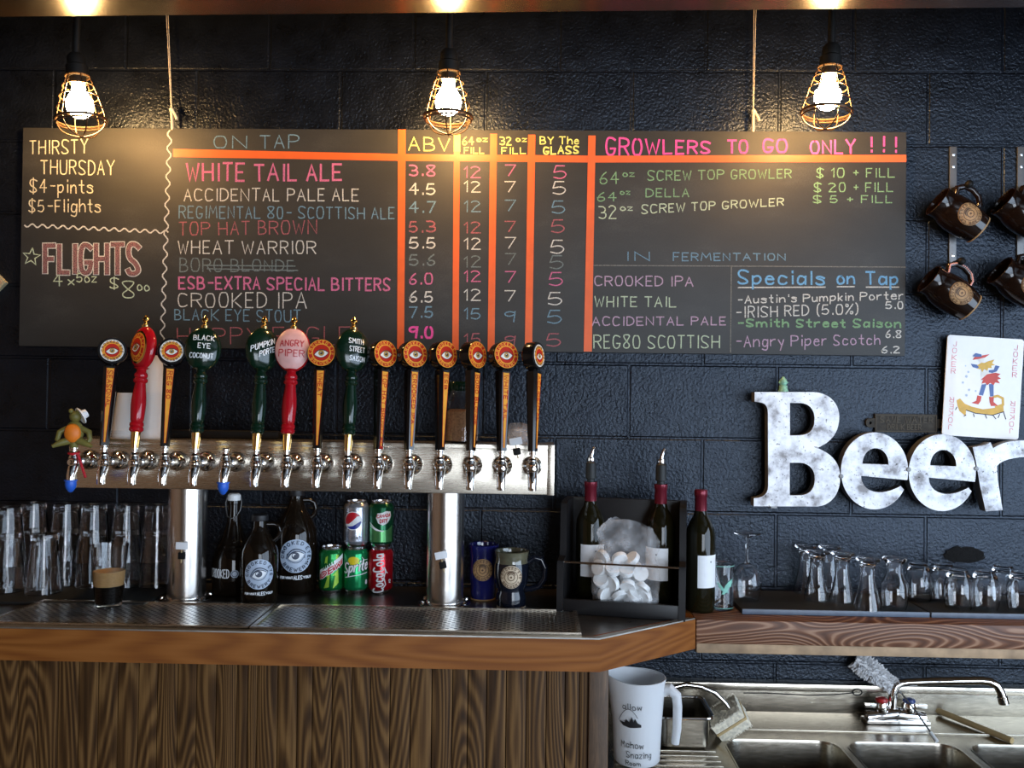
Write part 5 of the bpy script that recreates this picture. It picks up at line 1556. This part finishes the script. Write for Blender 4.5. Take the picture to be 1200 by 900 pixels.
# faucet
pf = onZ(1049, 846, ZS)
t = thing('sink_faucet', 'chrome deck faucet with red and blue topped handles and long swung spout', 'faucet', (pf.x, pf.y, ZS+.0005))
MB('chrome').box(-.085, .085, -.022, .022, 0, .010, .008).build('base_plate', t)
b = MB('chrome').tube([(-.075, 0, .012), (0, .0, .022), (.075, 0, .012)], [.016, .019, .016], 16); b.build('body', t)
dz = .044
for sx, m in ((-1, 'kred'), (1, 'kblue')):
    T_ = Matrix.Translation((sx*.036, 0, 0))
    h = MB('chrome').lathe([(0, .010), (.013, .012), (.013, .020), (.017, .026), (.0185, .042), (.015, .052), (0, .054)], 20, T_).build('handle', t)
    MB(m).lathe([(0, .052), (.014, .052), (.0165, .056), (.014, .062), (0, .065)], 18, T_).build('index_button', h)
    MB('chrome').box(sx*.036+(.010 if sx > 0 else -.046), sx*.036+(.046 if sx > 0 else -.010), -.006, .006, .036, .048, .003).build('lever_wing', h)
def rp(px, py, Y): return onY(px, py, Y)-Vector(t.location)
Yp = pf.y
q = [rp(1046, 838, Yp), rp(1046, 820, Yp)]
for a, c in ((1047, 810), (1050, 803.5), (1056, 800.5), (1065, 799.5), (1100, 798), (1150, 797.5), (1160, 798.5), (1168, 803), (1173, 811), (1176, 822)): q.append(rp(a, c, Yp-.06*max(0, (a-1060))/120))
MB('chrome').tube(q, .0105, 16).build('spout', t)
d = (q[-1]-q[-2]).normalized()
MB('chrome').tube([q[-1]-d*.012, q[-1]+d*.006], .0125, 16).build('aerator', t)

# bottle brush leaning behind the faucet
a = onY(1003, 773, -.025); e = onY(1052, 808, -.075); f = onZ(1098, 869, ZS+.004)
t = thing('bottle_brush', 'white bristled bottle brush leaning on the wall behind the sink faucet', 'brush', e)
a, f = a-e, f-e
b = MB('wbristle'); random.seed(9)
ax = (Vector((0, 0, 0))-a); L = ax.length; ax.normalize()
s1 = ax.cross(Vector((0, 1, 0))).normalized(); s2 = ax.cross(s1).normalized()
b.tube([a, a+ax*L*.93], [.017, .015], 12)
for i in range(900):
    u = random.random(); th = random.uniform(0, 2*PI); c = a+ax*L*.96*u
    r_ = (.028+.006*random.random())*(.75+.25*math.sin(PI*min(1, u*1.2+.15)))
    dv = (s1*math.cos(th)+s2*math.sin(th)+ax*random.uniform(-.25, .25)).normalized()
    n_ = ax*.0022
    b.add([c+dv*.012-n_, c+dv*.012+n_, c+dv*r_+n_*.6, c+dv*r_-n_*.6], [[0, 1, 2, 3]])
b.build('bristles', t)
MB('strap').tube([a+ax*L*.9, Vector((.012, 0, -.012)), f*.5+Vector((0, 0, .006)), f], .0022, 8).build('wire_handle', t)
MB('white').tube([f+(f*-.16), f], .005, 8).build('handle_tip', t)

# dowel
g0_ = onZ(1090, 829, ZS+.012); g1_ = onZ(1186, 868, ZS+.008)
t = thing('wooden_dowel', 'pale wooden dowel lying slanted on the sink deck right of the faucet', 'dowel', g0_)
MB('dowel').tube([(0, 0, 0), (g1_-g0_)], .0078, 14).build('rod', t)
# thin wire with a ring
p0 = onZ(872, 816, ZS+.03); p1 = onY(1001, 811, -.045)
t = thing('wire_hook', 'thin wire with a ring end along the back of the sink left of the faucet', 'wire', p1)
b = MB('iron').tube([onY(1001-q_*26, 812+math.sin(q_)*2.0+q_*.4, -.045)-p1 for q_ in range(6)], .0015, 6)
b.tube([(.008+.0125*math.cos(2*PI*i/20), 0, .0085*math.sin(2*PI*i/20)) for i in range(20)], .0016, 6, closed=True)
b.build('wire', t)
p1 = onZ(1100, 832, ZS+.003)
t = thing('wire_loop', 'thin dark wire lying on the sink deck behind the dowel', 'wire', p1)
MB('iron').tube([onZ(x, y, ZS+.003)-p1 for x, y in ((1100, 826), (1130, 830), (1165, 832), (1190, 831), (1210, 828))], .0015, 6).build('wire', t)

# plastic jug
pj = spot(746, 905, .062, ZS)
t = thing('plastic_jug', 'tall frosted plastic jug with black handwriting beside the end of the bar', 'jug', (pj.x, pj.y, ZS+.0036), None, Matrix.Rotation(-.22, 4, 'Z'))
zt_ = onY(746, 792, pj.y).z-ZS-.004
pr = [(0, 0), (.050, 0), (.053, .004), (.0575, zt_*.5), (.064, zt_-.012), (.0655, zt_)]
b = MB('pitcher').lathe(pr+[(.0628, zt_), (.0610, zt_-.012), (.0548, zt_*.5), (.0505, .007), (0, .005)], 48)
# pull the spout out on the left
for v in b.v:
    if v.z > zt_*.72 and v.x < 0:
        k = (v.z-zt_*.72)/(zt_*.28)*max(0, -v.x/.066)**2
        v.x -= .012*k; v.z += .010*k
b.build('jug_body', t)
MB('pitcher').tube([(.060, 0, zt_-.030), (.076, -.004, zt_-.022), (.090, -.006, zt_-.034), (.093, -.006, zt_-.06), (.092, -.006, zt_-.11), (.088, -.006, zt_-.145)], [.013, .013, .0115, .0105, .010, .009], 14).build('handle', t)
b = MB('ink')
def jr(v): return .053+.011*v/zt_+.0018
def jmp(u, v, w=0.0): r_ = jr(v)+w; return Vector((r_*math.sin(u/.06-.25), -r_*math.cos(u/.06-.25), v))
for txt, u0, u1, v0, v1 in (('allow', -.012, .030, zt_*.70, zt_*.77), ('Mahow', -.018, .036, zt_*.245, zt_*.32), ('Snazing', -.004, .056, zt_*.13, zt_*.20), ('Room', -.006, .030, zt_*.04, zt_*.09)):
    for pl in text2d(txt, u0, u1, v0, v1, .1): b.stroke(pl, .0007, jmp, .0008, step=.004)
b.build('handwriting', t, flat=True)
b = MB('ink')
b.poly([dense([(-.022, zt_*.55), (-.012, zt_*.50), (.004, zt_*.485), (.030, zt_*.50), (.030, zt_*.53), (.022, zt_*.55), (.016, zt_*.60), (.013, zt_*.56), (.009, zt_*.62), (.004, zt_*.55), (-.004, zt_*.58), (-.008, zt_*.54)])], jmp, .0008, dense=.006)
b.stroke([(-.024+.002*i, zt_*.55+.03*math.sin(i*.12)+.0*i) for i in range(24)], .0006, jmp, .0008, step=.004)
b.build('printed_emblem', t, flat=True)

# steel pan behind the jug
zf = .075
pa = onZ(770, 880, ZS+.004); pb = onZ(826, 880, ZS+.004)
cx, cy = (pa.x+pb.x)/2+.01, pa.y+.075
t = thing('steel_pan', 'small rectangular stainless steel pan standing behind the frosted jug', 'pan', (cx, cy, ZS+.0035))
hw_, hd = (pb.x-pa.x)/2+.012, .075
o_ = rrect(hw_-.008, hd-.008, .02, 6); vs = []; m = len(o_)
lev = [(.86, .0), (.98, .008), (1.0, zf), (1.12, zf+.002), (1.12, zf+.004), (.99, zf+.003), (.96, .010), (.84, .004)]
b = MB('sink')
for s_, z in lev: vs += [(x*s_, y*s_, z) for x, y in o_]
fs = [list(range(m))[::-1]]
for k in range(len(lev)-1):
    for q_ in range(m): fs.append([k*m+q_, k*m+(q_+1) % m, (k+1)*m+(q_+1) % m, (k+1)*m+q_])
fs.append([(len(lev)-1)*m+q_ for q_ in range(m)])
b.add(vs, fs); b.build('pan_body', t)
b = MB('chrome').tube([(x*1.12, y*1.12, zf+.004) for x, y in o_], .0035, 8, closed=True); b.build('rolled_rim', t)

# block brush with curved chrome handle
pb_ = onZ(855, 866, ZS+.004)
yB = pb_.y+.02
c = onY(854, 842, yB)
t = thing('scrub_brush', 'cream bristled block brush with curved chrome handle leaning at the sink', 'brush', c)
R2 = Matrix.Rotation(math.radians(0), 4, 'Y') @ Matrix.Rotation(.25, 4, 'X') @ Matrix.Rotation(math.radians(-38), 4, 'Y')
b = MB('bristle', R2)
bw, bd, bh = .042, .035, .026
b.box(-bw, bw, -bd, bd, .003, bh, .004)
b.box(-bw, bw, -bd, bd, -bh, -.003, .004)
random.seed(4)
for i in range(500):
    x, y = random.uniform(-bw, bw), random.uniform(-bd, bd)
    sg_ = random.choice((-1, 1)); e1 = random.uniform(.001, .0045)
    edge = random.random() < .5
    if edge: y = random.choice((-bd, bd))+random.uniform(-.0015, .0015)
    b.add([(x-.0006, y, sg_*.006), (x+.0006, y, sg_*.006), (x+.0005, y+.001, sg_*(bh+e1)), (x-.0005, y+.001, sg_*(bh+e1))], [[0, 1, 2, 3]])
b.build('bristles', t)
MB('dowel', R2).box(-bw-.001, bw+.001, -bd-.001, bd+.001, -.0035, .0035, .001).build('binding', t)
q = [onY(x, y, yB-.02)-c for x, y in ((858, 836), (850, 824), (838, 812), (822, 804.5), (804, 802), (786, 806), (776, 812))]
MB('chrome').tube(q, [.0045, .0055, .006, .006, .006, .005, .004], 12).build('curved_handle', t)
